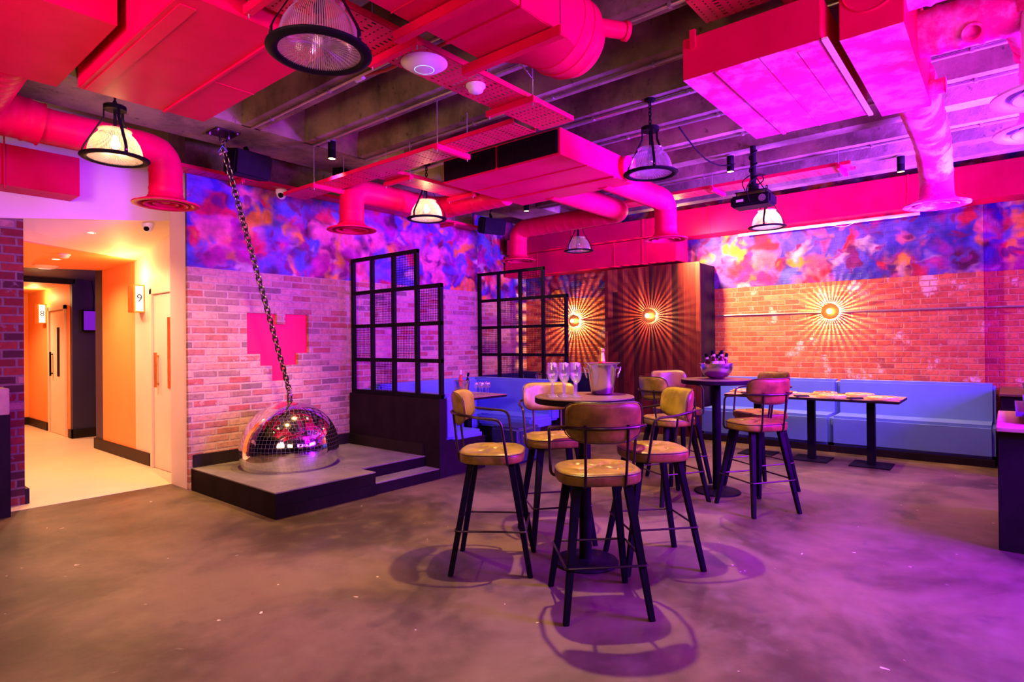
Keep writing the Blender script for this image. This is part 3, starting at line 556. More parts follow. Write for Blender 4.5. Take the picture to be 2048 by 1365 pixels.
dining(7.78, 1.195, 0.66, 0.615, 'dining table with two pizzas, the one nearest the plum cabinet'); dining(7.78, 1.815, 0.66, 0.615, 'dining table with pizzas, middle one of three in line'); dining(7.78, 2.435, 0.66, 0.615, 'dining table with pizza, the one towards the wood-clad panel')
dining(5.50, 5.32, 0.78, 0.66, 'pale-topped table inside the teal booth'); dining(7.55, 5.75, 0.8, 0.65, 'table in the dim rear booth behind the second grid screen')
# ------------------------------------------------------------------ bar stools
def disc_outline(kind, n=64):
    out = []
    for k in range(n):
        a = 2 * PI * k / n; c, s_ = math.cos(a), math.sin(a)
        if kind == 'seat':
            e = 2.7; r = (abs(c / 0.228) ** e + abs(s_ / 0.208) ** e) ** (-1 / e); r *= 1 + 0.02 * math.sin(a) * -1 - 0.012 * math.cos(4 * a)
        else:
            e = 3.0; r = (abs(c / 0.226) ** e + abs(s_ / 0.104) ** e) ** (-1 / e)
        out.append((r * c, r * s_))
    return out
def dz_top(x, y):
    b = [(-0.085, 0.07), (0.085, 0.07), (0, 0), (-0.085, -0.075), (0.085, -0.075)]; h = 0.0
    for bx, by in b: h -= 0.019 * math.exp(-((x - bx) ** 2 + (y - by) ** 2) / 0.0006)
    segs = [(b[0], b[2]), (b[1], b[2]), (b[3], b[2]), (b[4], b[2]), (b[0], (-0.15, 0.16)), (b[1], (0.15, 0.16)), (b[3], (-0.16, -0.15)), (b[4], (0.16, -0.15)), (b[0], (-0.2, 0.0)), (b[3], (-0.2, 0.0)), (b[1], (0.2, 0.0)), (b[4], (0.2, 0.0))]
    m_ = 9
    for (ax, ay), (cx, cy) in segs:
        ux, uy = cx - ax, cy - ay; L2 = ux * ux + uy * uy; q = max(0, min(1, ((x - ax) * ux + (y - ay) * uy) / L2)); m_ = min(m_, (x - ax - q * ux) ** 2 + (y - ay - q * uy) ** 2)
    return h - 0.010 * math.exp(-m_ / 0.00008)
def make_stool():
    t = thing('bar_stool', 'x', 'bar stool', (0, 0, 0), 0, 'tan leather bar stools')
    ol = disc_outline('seat'); n = len(ol); vs = []; fs = []; rings = []
    prof = [(i / 26, 0.0) for i in range(1, 25)] + [(0.955, -0.003), (0.985, -0.010), (1.0, -0.022), (1.0, -0.050), (0.985, -0.062), (0.95, -0.068), (0.5, -0.068)]
    vs.append((0, 0, 0.745 + dz_top(0, 0)))
    for s_, z in prof:
        rings.append(len(vs))
        for x, y in ol:
            x, y = x * s_, y * s_; zz = 0.745 + z
            if z == 0.0: zz += dz_top(x, y) * min(1, (1 - s_) * 8) + 0.006 * (1 - s_ ** 2)
            vs.append((x, y, zz))
    for k in range(n): fs.append((0, 1 + k, 1 + (k + 1) % n))
    for a, b in zip(rings, rings[1:]):
        for k in range(n): fs.append((a + k, b + k, b + (k + 1) % n, a + (k + 1) % n))
    fs.append(tuple(rings[-1] + k for k in range(n)))
    s = MB().add(vs, fs).build('seat', M['leather'], t, ang=75)
    MB().tube([(x * 0.992, y * 0.992, 0.733) for x, y in ol], 0.004, 6, closed=True).build('piping', M['leatherd'], s)
    # curved backrest
    ob = disc_outline('back', 48); Rc = 0.27; nb = len(ob); vs = []; fs = []
    def bend(x, z, off):
        a = x / Rc; r = Rc + off; return (r * math.sin(a), -r * math.cos(a) + Rc - 0.235 + 0.0 - 0.12 * (z - 1.0), z)
    for side in (1, -1):
        base = len(vs); vs.append(bend(0, 1.008, side * 0.024))
        for i in range(1, 13):
            q = i / 12; th = 0.024 * (1 - q ** 7) ** 0.5 if i < 12 else 0.0
            for x, z in ob:
                zz = z * q + (0.022 * abs(x * q / 0.2) ** 2 if z > 0 else 0); vs.append(bend(x * q, 1.008 + zz, side * th))
        for k in range(nb): fs.append((base, base + 1 + k, base + 1 + (k + 1) % nb))
        for i in range(11):
            a = base + 1 + i * nb
            for k in range(nb): fs.append((a + k, a + nb + k, a + nb + (k + 1) % nb, a + (k + 1) % nb))
    b = MB().add(vs, fs).build('backrest', M['leather'], t, ang=75)
    MB().tube([bend(x, 1.008 + z + (0.022 * abs(x / 0.2) ** 2 if z > 0 else 0), 0.010) for x, z in ob], 0.0035, 6, closed=True).build('piping', M['leatherd'], b)
    # steel work
    for sx in (-1, 1):
        for sy in (-1, 1):
            a = Vector((sx * 0.135, sy * 0.125, 0.68)); c = Vector((sx * 0.222, sy * 0.245, 0.0)); w0, w1, d0, d1 = 0.024, 0.018, 0.016, 0.013; m_ = MB()
            vs = []
            for p, wx, wy in ((c, w1 * .85, d1 * 1.2), (a, w0, d0 * 1.2)):
                vs += [p + Vector((-wx, -wy, 0)), p + Vector((wx, -wy, 0)), p + Vector((wx, wy, 0)), p + Vector((-wx, wy, 0))]
            m_.add(vs, [(3, 2, 1, 0), (4, 5, 6, 7), (0, 1, 5, 4), (1, 2, 6, 5), (2, 3, 7, 6), (3, 0, 4, 7)]).build('leg', M['black'], t, 0.003)
    zf = 0.27; k = 1 - zf / 0.68; fx = 0.135 + (0.222 - 0.135) * k + 0.026; fy = 0.125 + (0.245 - 0.125) * k + 0.020
    MB().tube(fillet([(-fx, -fy, zf), (fx, -fy, zf), (fx, fy, zf), (-fx, fy, zf)], 0.02, 5, closed=True), 0.0065, 8, closed=True).build('footrest', M['bronze'], t)
    MB().box(-0.17, 0.17, -0.155, 0.155, 0.668, 0.679).build('seat_plate', M['black'], t, 0.003)
    rail = [bend(x, 0.985, 0.034) for x in [(-0.22 + 0.44 * i / 14) for i in range(15)]]
    left = [(-0.150, 0.105, 0.672), (-0.236, 0.115, 0.675), (-0.250, 0.075, 0.955), (-0.252, -0.06, 0.968)]; right = [(-x, y, z) for x, y, z in left][::-1]
    pts = fillet([Vector(p) for p in left], 0.045, 5) + [Vector(r) for r in rail] + fillet([Vector(p) for p in right], 0.045, 5)
    MB().tube(pts, 0.0085, 10).build('arm_rail', M['bronze'], t)
    for sx in (-1, 1):
        MB().tube(fillet([(sx * 0.10, -0.13, 0.672), (sx * 0.105, -0.205, 0.676), (sx * 0.112, -0.262 + 0.02, 1.0)], 0.03, 5), 0.0075, 8).build('back_upright', M['bronze'], t)
    return t
st = make_stool()
spots = [((2.80, 1.735), 225, 'bar stool seen from behind, in front of the champagne table'), ((2.88, 2.56), 125, 'bar stool facing the champagne table from the stage side'),
    ((3.55, 1.785), -42, 'bar stool at the champagne table, facing the stage, its padded back towards the beer table'), ((3.56, 2.56), 50, 'bar stool half hidden behind the champagne table'),
    ((5.21, 1.65), 236, 'bar stool in front of the beer table, overlapping the pizza tables'), ((5.93, 1.84), -32, 'bar stool behind the beer table on the pizza table side'),
    ((5.06, 2.36), 150, 'bar stool between the two bar tables, its dark back turned towards the champagne table'), ((5.80, 2.62), 55, 'bar stool behind the beer table, before the wood-clad panel')]
for i, ((x, y), back, lb) in enumerate(spots):
    rz = math.radians(back + 90)   # local -y is the back
    if i == 0: st.location = (x, y, 0); st.rotation_euler = (0, 0, rz); st['label'] = lb
    else: dup(st, lb, (x, y, 0), rz)
# ------------------------------------------------------------------ things on the tables
def flute(h=0.215):
    t = thing('champagne_flute', 'x', 'glass', (0, 0, 0))
    MB().lathe([(0.0, 0.003), (0.034, 0.001), (0.035, 0.003), (0.01, 0.009), (0.0, 0.010)], 28).build('foot', M['glassstem'], t, ang=70)
    MB().lathe([(0.005, 0.008), (0.0042, 0.03), (0.0042, 0.075), (0.006, 0.088)], 12).build('stem', M['glassstem'], t, ang=70)
    MB().lathe([(0.0, 0.086), (0.014, 0.092), (0.026, 0.115), (0.0315, 0.145), (0.031, 0.175), (0.0275, h), (0.0262, h), (0.0295, 0.175), (0.030, 0.145), (0.0245, 0.117), (0.012, 0.095), (0.0, 0.090)], 32).build('bowl', M['glass'], t, ang=70)
    return t
fl = flute(); T1 = 1.076; k = 0
names = ['frontmost', 'second', 'third']; rowsn = ['row beside the booth side edge', 'middle row', 'row beside the champagne bucket']
ux, uy = Vector((0.639, -0.769)), Vector((0.769, 0.639))
for r_ in range(3):
    for c_ in range(3):
        p = Vector((3.055, 2.205)) + ux * (0.074 * r_) + uy * (0.072 * c_)
        lb = 'champagne flute on the bar table, %s of the %s' % (names[c_], rowsn[r_])
        if k == 0: fl.location = (p.x, p.y, T1); fl['label'] = lb; fl['group'] = 'flutes on the champagne table'
        else: dup(fl, lb, (p.x, p.y, T1), 0, 'flutes on the champagne table')
        k += 1
def bucket(loc, s, label, handles=True, rz=0):
    t = thing('ice_bucket', label, 'bucket', loc, rz, 'steel ice buckets'); z = s / 0.21
    pr = [(0.0, 0.003), (0.068, 0.003), (0.072, 0.008), (0.080, 0.06), (0.081, 0.062), (0.092, 0.155), (0.093, 0.157), (0.099, 0.195), (0.118, 0.205), (0.119, 0.209), (0.112, 0.209), (0.095, 0.197), (0.070, 0.012), (0, 0.010)]
    MB().lathe([(r * z, h * z) for r, h in pr], 48).build('body', M['steel'], t, ang=45)
    for sx in (-1, 1) if handles else ():
        MB().cyl((sx * 0.092 * z, 0, 0.17 * z), (sx * 0.112 * z, 0, 0.175 * z), 0.006 * z, 8).tube([(sx * (0.112 + 0.010 * math.sin(a)) * z, 0.014 * z * math.cos(a), (0.145 + 0.034 * math.sin(a)) * z) for a in [2 * PI * i / 20 for i in range(20)]], 0.0045 * z, 8, closed=True).build('ring_handle', M['steel'], t)
    return t
brz = math.atan2(ux.y, ux.x)
bucket((3.43, 2.075, 1.0765), 0.21, 'polished ice bucket with the gold champagne bottle on the bar table', rz=brz)
t = thing('champagne_bottle', 'gold-foiled champagne bottle standing in the ice bucket', 'bottle', (3.43, 2.075, 1.090))
MB().lathe([(0, 0), (0.042, 0), (0.044, 0.01), (0.044, 0.13), (0.030, 0.17), (0.024, 0.185)], 28).build('body', M['bottle_g'], t); MB().lathe([(0.0243, 0.184), (0.0225, 0.205)], 28).build('red_band', M['redfoil'], t)
MB().lathe([(0.0226, 0.205), (0.0175, 0.245), (0.016, 0.262), (0.0185, 0.266), (0.0195, 0.275), (0.0175, 0.285), (0.012, 0.292), (0, 0.294)], 28).build('foil', M['gold'], t)
def bottle(name, label, loc, tilt, body, foil, lab=None, h=0.3, r=0.038, grp=None, cat='bottle'):
    t = thing(name, label, cat, loc, 0, grp); t.rotation_euler = tilt; k = h / 0.3
    MB().lathe([(0, 0), (r, 0.002), (r, 0.17 * k), (r * 0.62, 0.205 * k), (0.0135, 0.235 * k), (0.0125, 0.275 * k)], 20, cap0=True).build('body', M[body], t, ang=60)
    MB().lathe([(0.0145, 0.25 * k), (0.0145, 0.292 * k), (0.012, 0.30 * k), (0, 0.30 * k)], 16).build('foil', M[foil], t)
    if lab: MB().lathe([(r + 0.0008, 0.05 * k), (r + 0.0008, 0.155 * k)], 20).build('label_paper', M[lab], t)
    return t
bk = bucket((5.32, 5.25, 0.766), 0.20, 'ice bucket with wine bottles on the teal booth table', False)
bottle('wine_bottle', 'rose wine bottle with white cap in the booth bucket', (5.29, 5.235, 0.79), (0.15, -0.15, 0), 'rose', 'white', None, 0.31, 0.03, 'wine bottles in the booth bucket')
bottle('wine_bottle', 'dark wine bottle with a gold label in the booth bucket', (5.335, 5.28, 0.78), (-0.02, 0.05, 0), 'bottle_b', 'black', 'gold', 0.28, 0.03, 'wine bottles in the booth bucket')
bottle('wine_bottle', 'black-necked wine bottle leaning outward in the booth bucket', (5.365, 5.22, 0.78), (0.02, 0.16, 0), 'bottle_g', 'black', None, 0.28, 0.03, 'wine bottles in the booth bucket')
bucket((7.50, 5.62, 0.766), 0.19, 'ice bucket on the table of the dim rear booth', True, brz)
bottle('wine_bottle', 'dark bottle leaning steeply in the rear booth bucket', (7.50, 5.64, 0.80), (0.1, -0.42, 0.6), 'bottle_g', 'label', None, 0.31, 0.032, 'bottles in the rear booth bucket')
bottle('wine_bottle', 'green-capped bottle leaning the other way in the rear booth bucket', (7.50, 5.60, 0.80), (-0.15, -0.62, 1.0), 'bottle_g', 'galv', None, 0.29, 0.032, 'bottles in the rear booth bucket')
dup(fl, 'champagne flute in the dim rear booth beside its bucket', (7.62, 5.42, 0.766))
sg = thing('wine_glass', 'x', 'glass', (0, 0, 0))
MB().lathe([(0, 0.002), (0.030, 0.001), (0.031, 0.003), (0.006, 0.008), (0.0035, 0.02), (0.0035, 0.07), (0.005, 0.078)], 24).build('stem', M['glassstem'], sg, ang=70)
MB().lathe([(0, 0.077), (0.018, 0.083), (0.032, 0.105), (0.034, 0.125), (0.027, 0.158), (0.0255, 0.158), (0.0325, 0.125), (0.030, 0.106), (0.016, 0.086), (0, 0.081)], 28).build('bowl', M['glass'], sg, ang=70)
k = 0
for a_, (dx, dy) in enumerate([(0, 0), (0.075, 0), (0.15, 0), (0.04, 0.075), (0.115, 0.075)]):
    p = (5.60 + dx * 0.7 + dy * 0.8, 5.26 - dx * 0.75 + dy * 0.6, 0.766); lb = 'stemmed wine glass on the booth table, %s counting from the bucket' % ['front row first', 'front row second', 'front row third', 'rear row first', 'rear row second'][a_]
    if a_ == 0: sg.location = p; sg['label'] = lb; sg['group'] = 'wine glasses on the booth table'
    else: dup(sg, lb, p, 0, 'wine glasses on the booth table')
# steel bowl of beers
BX, BY, BZ = 5.60, 2.13, 1.066
t = thing('steel_bowl', 'hammered steel bowl full of beer bottles', 'bowl', (BX, BY, BZ))
MB().lathe([(0, 0.004), (0.055, 0.0), (0.062, 0.006)] + [(0.06 + 0.092 * math.sin(a), 0.008 + 0.132 * (1 - math.cos(a))) for a in [PI / 2 * i / 12 for i in range(1, 13)]] + [(0.162, 0.142), (0.162, 0.146), (0.148, 0.144)] + [(0.055 + 0.090 * math.sin(a), 0.014 + 0.128 * (1 - math.cos(a))) for a in [PI / 2 * i / 12 for i in range(11, 0, -1)]] + [(0, 0.012)], 48).build('shell', M['steel'], t, ang=60)
blist = [(-0.095, 0.01, 0.10, 'outermost on the wood panel side'), (-0.045, -0.045, 0.125, 'front pair, the one towards the wood panel'), (-0.02, 0.05, 0.115, 'rear, behind the front pair'), (0.0, -0.01, 0.085, 'lowest, in the middle'),
         (0.035, -0.05, 0.125, 'front pair, the one towards the banquette'), (0.05, 0.045, 0.105, 'rear, on the banquette side'), (0.095, -0.01, 0.10, 'outermost, leaning towards the banquette')]
for dx, dy, dz, lb in blist:
    p = Vector((BX, BY)) + ux * dx + uy * dy; tx = dx * 2.2
    t = bottle('beer_bottle', 'beer bottle in the steel bowl, ' + lb, (p.x - ux.x * dx * 0.45, p.y - ux.y * dx * 0.45, BZ + dz - 0.07), (0, 0, 0), 'bottle_b', 'black', None, 0.215, 0.030, 'beer bottles in the steel bowl')
    t.rotation_euler = Vector((ux.x * tx, ux.y * tx, 1)).to_track_quat('Z', 'Y').to_euler()
    MB().lathe([(0.0306, 0.035), (0.0306, 0.112), (0.026, 0.128)], 20).build('body_label', M['label'], t); MB().lathe([(0.0165, 0.160), (0.0145, 0.176)], 16).build('neck_label', M['label'], t)
    s_ = MB()
    for q in range(7): a = math.atan2(-uy.y, -uy.x) + (q - 3) * 0.16; s_.box(0.0306, 0.0311, -0.0022, 0.0022, 0.082, 0.088 + 0.004 * (q % 2), Matrix.Rotation(a, 4, 'Z'))
    s_.build('label_lettering', M['ink'], t)
# pizzas and napkins
def pizza(x, y, r, label, red=False, board=True):
    t = thing('pizza', label, 'pizza', (x, y, 0.766), random.random() * 6, 'pizzas on the dining tables')
    if board: MB().lathe([(0, 0), (r + 0.03, 0), (r + 0.032, 0.004), (r + 0.03, 0.010), (0, 0.010)], 40).build('board', M['board'], t)
    vs = []; seg = 48
    pr = [(0.0, 0.020), (0.5, 0.021), (0.8, 0.019), (0.88, 0.028), (0.95, 0.031), (1.0, 0.022), (0.99, 0.012), (0.0, 0.011)]
    mb = MB(); mb.lathe([(r * a, b) for a, b in pr[3:]], seg); mb.v = [(x_ * (1 + 0.03 * math.sin(7 * math.atan2(y_, x_))), y_ * (1 + 0.03 * math.sin(5 * math.atan2(y_, x_))), z_) for x_, y_, z_ in mb.v]; mb.build('crust', M['crust'], t, ang=70)
    MB().lathe([(0, 0.023), (r * 0.6, 0.024), (r * 0.89, 0.024)], 40).build('topping', M['cheese'], t)
    for i in range(9 if red else 5):
        a = random.random() * 6.28; q = r * 0.75 * math.sqrt(random.random()); MB().lathe([(0.020, 0.0), (0.021, 0.004), (0.013, 0.012 if red else 0.004), (0, 0.014 if red else 0.006)], 10, (q * math.cos(a), q * math.sin(a), 0.024)).build('tomato_piece' if red else 'herb_piece', M['tomato'] if red else M['crust'], t)
pizza(7.62, 1.06, 0.15, 'cheese pizza at the free end of the table line'); pizza(7.93, 1.33, 0.15, 'pizza topped with dark red pieces, beside the free end'); pizza(7.62, 1.55, 0.14, 'herb-topped pizza at the front of the middle table')
pizza(7.72, 2.12, 0.17, 'large pizza with red pieces just past the front bar stool', True); pizza(7.82, 2.62, 0.14, 'pizza behind the bar stools at the far table end'); pizza(7.95, 0.98 + 0.72, 0.13, 'red-topped pizza at the wall side of the middle table', True)
def napkin(x, y, rz, label):
    t = MB().box(-0.075, 0.075, -0.05, 0.05, 0.0, 0.006).box(-0.07, 0.072, -0.045, 0.048, 0.0065, 0.012).box(-0.068, 0.07, -0.046, 0.044, 0.0125, 0.017).build('napkin_stack', M['slate'], None, 0.002, loc=(x, y, 0.766)); t.rotation_euler = (0, 0, rz)
    tag(t, label, 'napkins', 'black napkin piles on the dining tables')
napkin(7.52, 1.31, -0.9, 'black napkin pile between the end pizza and the herb pizza'); napkin(7.52, 1.86, -0.9, 'black napkin pile at the front edge of the middle table'); napkin(8.03, 1.52, -1.0, 'black napkin pile at the wall side of the middle table'); napkin(7.60, 2.50, -1.0, 'black napkin pile near the far table end')
# ------------------------------------------------------------------ sunburst wall lamps
def sconce(x, y, z, label, e=300):
    t = thing('sunburst_sconce', label, 'wall lamp', (x, y, z), 0, 'sunburst wall lamps')
    N_ = 36; f = MB()
    for k in range(N_):
        a = 2 * PI * k / N_; mt = Matrix.Rotation(a, 4, 'X'); vs = []
        h = PI / N_ * 0.62
        for ang in (-h, h):
            for rr in (0.084, 0.104):
                for xx in (-0.012, -0.066): vs.append(Vector((xx, rr * math.cos(a + ang), rr * math.sin(a + ang))))
        f.add(vs, [(0, 1, 3, 2), (4, 6, 7, 5), (0, 2, 6, 4), (1, 5, 7, 3), (0, 4, 5, 1), (2, 3, 7, 6)])
    f.build('slotted_ring', M['copper'], t, smooth=False)
    R90 = Matrix.Rotation(-PI / 2, 4, 'Y')
    MB().lathe([(0.0, 0.066), (0.108, 0.066), (0.110, 0.069), (0.108, 0.073), (0.03, 0.076), (0, 0.076)], 48, mtx=R90).build('front_disc', M['copper'], t)
    MB().lathe([(0.0, 0.0), (0.05, 0.0), (0.05, 0.006), (0.0, 0.008)], 24, mtx=R90).build('back_plate', M['copper'], t); MB().lathe([(0.026, 0.075), (0.026, 0.092), (0.020, 0.096)], 20, mtx=R90).build('bulb_holder', M['bronze'], t)
    MB().lathe([(0.0, 0.150)] + [(0.033 * math.sin(a), 0.117 + 0.033 * math.cos(a)) for a in [PI * i / 10 for i in range(1, 9)]] + [(0.016, 0.085)], 20, mtx=R90).build('bulb', M['bulb'], t)
    light('sconce_ray_light', 'POINT', (x - 0.044, y, z), e, (1.0, 0.50, 0.16), size=0.005); light('sconce_bulb_light', 'POINT', (x - 0.22, y, z), 0.9, WARM, size=0.03)
sconce(9.0995, 1.86, 1.815, 'glowing sunburst wall lamp on the red brick wall'); sconce(8.4995, 4.26, 1.825, 'glowing sunburst wall lamp on the wood-clad panel'); sconce(9.0995, 6.05, 1.815, 'glowing sunburst wall lamp in the rear booth beside the grid screen')
# wall conduit
MB().tube([(9.085, 0.21, 1.80), (9.085, 1.75, 1.807)], 0.011, 8).tube([(9.085, 1.97, 1.808), (9.085, 3.45, 1.815)], 0.011, 8).build('wall_conduit', M['galv']); tag(bpy.data.objects['wall_conduit'], 'thin steel conduit running across the red brick wall', 'conduit')
MB().tube([(9.14, -1.5, 1.79), (9.14, 0.2, 1.80)], 0.011, 8).build('wall_conduit', M['galv']); tag(bpy.data.objects['wall_conduit.001'], 'short steel conduit on the set-back brick by the cabinet', 'conduit')
MB().tube([(9.085, 5.1, 1.82), (9.085, 5.94, 1.82)], 0.011, 8).build('wall_conduit', M['galv']); tag(bpy.data.objects['wall_conduit.002'], 'steel conduit behind the sunburst lamp in the rear booth', 'conduit')
# ------------------------------------------------------------------ prismatic pendant lamps
def make_lamp(lit):
    t = thing('pendant_lamp', 'x', 'pendant lamp', (0, 0, 0), 0, 'ribbed glass pendant lamps')
    seg = 216; prof = [(0.168, 0.012), (0.166, 0.035), (0.160, 0.075), (0.147, 0.115), (0.127, 0.150), (0.106, 0.174), (0.098, 0.182), (0.098, 0.196), (0.103, 0.204)]
    vs = []; fs = []; n = len(prof)
    for k in range(seg):
        a = 2 * PI * k / seg; rib = 1 + (0.011 if k % 2 else -0.006)
        for i, (r, z) in enumerate(prof): q = rib if i < 6 else 1.0; vs.append((r * q * math.cos(a), r * q * math.sin(a), z))
    for k in range(seg):
        k2 = (k + 1) % seg
        for i in range(n - 1): fs.append((k * n + i, k2 * n + i, k2 * n + i + 1, k * n + i + 1))
    MB().add(vs, fs).build('glass_shade', M['shadelit' if lit else 'shade'], t, ang=20)
    seg = 144; prof = [(0.166, 0.006), (0.12, 0.016), (0.06, 0.030), (0.0, 0.036)]; vs = []; fs = []; n = len(prof)
    for k in range(seg):
        a = 2 * PI * k / seg
        for i, (r, z) in enumerate(prof): vs.append((r * math.cos(a), r * math.sin(a), z + (0.004 if (k % 2 and 0 < i < 3) else 0)))
    for k in range(seg):
        k2 = (k + 1) % seg
        for i in range(n - 1): fs.append((k * n + i, k2 * n + i, k2 * n + i + 1, k * n + i + 1))
    MB().add(vs, fs).build('lens', M['shade'], t, ang=20)
    MB().lathe([(0.165, 0.002), (0.172, -0.004), (0.186, -0.006), (0.206, 0.0), (0.213, 0.006), (0.212, 0.012), (0.200, 0.012), (0.182, 0.016), (0.170, 0.014), (0.165, 0.002)], 72).build('rim', M['black'], t, ang=60)
    MB().lathe([(0.0, 0.345), (0.070, 0.345), (0.070, 0.375), (0.064, 0.378), (0.0, 0.378)], 36, cap0=False).build('top_plate', M['black'], t)
    MB().cyl((0, 0, 0.20), (0, 0, 0.345), 0.010, 12).lathe([(0.0, 0.168), (0.022, 0.17), (0.024, 0.20), (0.014, 0.215), (0.0, 0.215)], 16).build('stem', M['black'], t)
    for k in range(3):
        a = 2 * PI * k / 3 + 0.55; cx, sy = math.cos(a), math.sin(a); w_ = Vector((-sy, cx, 0)) * 0.010; th = Vector((cx, sy, 0)) * 0.003
        pts = [Vector((cx * r, sy * r, z)) for r, z in ((0.066, 0.352), (0.068, 0.290), (0.184, 0.085), (0.196, 0.055), (0.196, 0.010))]; vs = []
        for p in pts: vs += [p - w_ - th, p + w_ - th, p + w_ + th, p - w_ + th]
        fs = [(0, 1, 2, 3), tuple(16 + i for i in (3, 2, 1, 0))] + [(4 * i + j, 4 * i + (j + 1) % 4, 4 * i + 4 + (j + 1) % 4, 4 * i + 4 + j) for i in range(4) for j in range(4)]
        s_ = MB().add(vs, fs).build('strap', M['black'], t); MB().cyl((cx * 0.198, sy * 0.198, 0.03), (cx * 0.206, sy * 0.206, 0.03), 0.006, 8).build('rivet', M['steel'], s_)
    pa = [(0.010 * math.cos(a), 0, 0.010 * math.sin(a) + (0.010 if math.sin(a) > 0 else -0.010)) for a in [2 * PI * k / 16 for k in range(16)]]
    ch = MB(); zz = 0.392; i = 0
    while zz < 0.60:
        rot = Matrix.Rotation(PI / 2 * (i % 2), 3, 'Z'); ch.tube([rot @ Vector(p) + Vector((0, 0, zz)) for p in pa], 0.004, 6, closed=True); zz += 0.030; i += 1
    ch.build('chain', M['black'], t); MB().lathe([(0, 0.578), (0.03, 0.580), (0.045, 0.59), (0.045, 0.600), (0, 0.600)], 24).build('ceiling_cup', M['black'], t)
    MB().lathe([(0, 0.075)] + [(0.030 * math.sin(a), 0.105 - 0.030 * math.cos(a)) for a in [PI * i / 8 for i in range(1, 7)]] + [(0.014, 0.165)], 16).build('bulb', M['bulb'] if lit else M['steel'], t)
    return t
lit = make_lamp(True); unlit = make_lamp(False)
lit.location = (1.44, 4.80, 2.735); lit['label'] = 'lit ribbed glass pendant before the cream corridor wall'
LL = [(lit, (4.32, 4.76, 2.75), 'lit ribbed glass pendant in front of the mural wall ducts'), (lit, (7.31, 2.16, 2.75), 'lit ribbed glass pendant just below the projector')]
for o, p, lb in LL: dup(o, lb, p, 0.6)
unlit.location = (1.40, 2.19, 2.632); unlit['label'] = 'big unlit ribbed glass pendant nearest the camera, under the cable tray'; unlit.rotation_euler = (0, 0, 0.3)
dup(unlit, 'unlit ribbed glass pendant above the beer table side', (4.35, 2.168, 2.75), 1.1); dup(unlit, 'small dim ribbed glass pendant in front of the rear pink duct', (7.30, 4.79, 2.75), 0.2)
for (x, y, z) in ((1.44, 4.80, 2.735), (4.32, 4.76, 2.75), (7.31, 2.16, 2.75)): light('pendant_bulb_light', 'POINT', (x, y, z + 0.11), 30, (1.0, 0.60, 0.28), size=0.035)
light('pendant_bulb_light', 'POINT', (7.30, 4.79, 2.87), 3, WARM, size=0.03)
# ------------------------------------------------------------------ cylinder downlights
def spotlamp(x, y, z, label, e=120, first=[None]):
    if first[0] is None:
        t = thing('cylinder_spotlight', label, 'spotlight', (x, y, z), 0, 'black cylinder spotlights')
        MB().lathe([(0.034, 0.0), (0.036, 0.0), (0.036, 0.075), (0.034, 0.078), (0.036, 0.081), (0.036, 0.16), (0, 0.16)], 28).build('body', M['black'], t); MB().lathe([(0, 0.004), (0.034, 0.003)], 24).build('lens', M['spotface'], t)
        MB().lathe([(0.0, 0.16), (0.045, 0.16), (0.045, 0.175), (0, 0.175)], 20).build('mounting_box', M['galv'], t); first[0] = t
    else: t = dup(first[0], label, (x, y, z))
    light('spot_beam', 'SPOT', (x, y, z - 0.01), e, WARM, (x, y, 0), 0.03, angle=88, blend=0.6)
spotlamp(3.24, 4.88, 3.175, 'cylinder spotlight glowing beside the hanging speaker and stage chain', 300); spotlamp(3.21, 2.20, 3.175, 'cylinder spotlight glowing under the big round duct', 640)
spotlamp(6.20, 2.19, 3.175, 'cylinder spotlight beside the projector pole', 380); spotlamp(7.40, 0.84, 3.175, 'cylinder spotlight behind the thick pink pipe by the wall duct', 260); spotlamp(6.22, 4.90, 3.175, 'cylinder spotlight glowing dimly near the second speaker', 120)
for x, y, e in ((0.2, 2.2, 240), (0.2, 4.7, 240), (3.2, -0.6, 160), (8.5, 2.4, 260)): light('spot_beam', 'SPOT', (x, y, 3.15), e, WARM, (x, y, 0), 0.03, angle=95, blend=0.7)
spotlamp(7.98, 3.62, 3.175, 'cylinder spotlight tucked behind the vent by the wood-clad panel', 60)
light('spot_spill', 'POINT', (8.25, 3.70, 3.12), 22, WARM, size=0.04)
light('brick_wash', 'SPOT', (8.0, 3.62, 2.93), 620, (1.0, 0.55, 0.22), (9.1, 2.5, 2.1), 0.05, angle=125, blend=0.8)
light('stage_wash', 'SPOT', (2.2, 4.4, 3.1), 420, WARM, (2.75, 6.2, 0.55), 0.05, angle=58, blend=0.9)
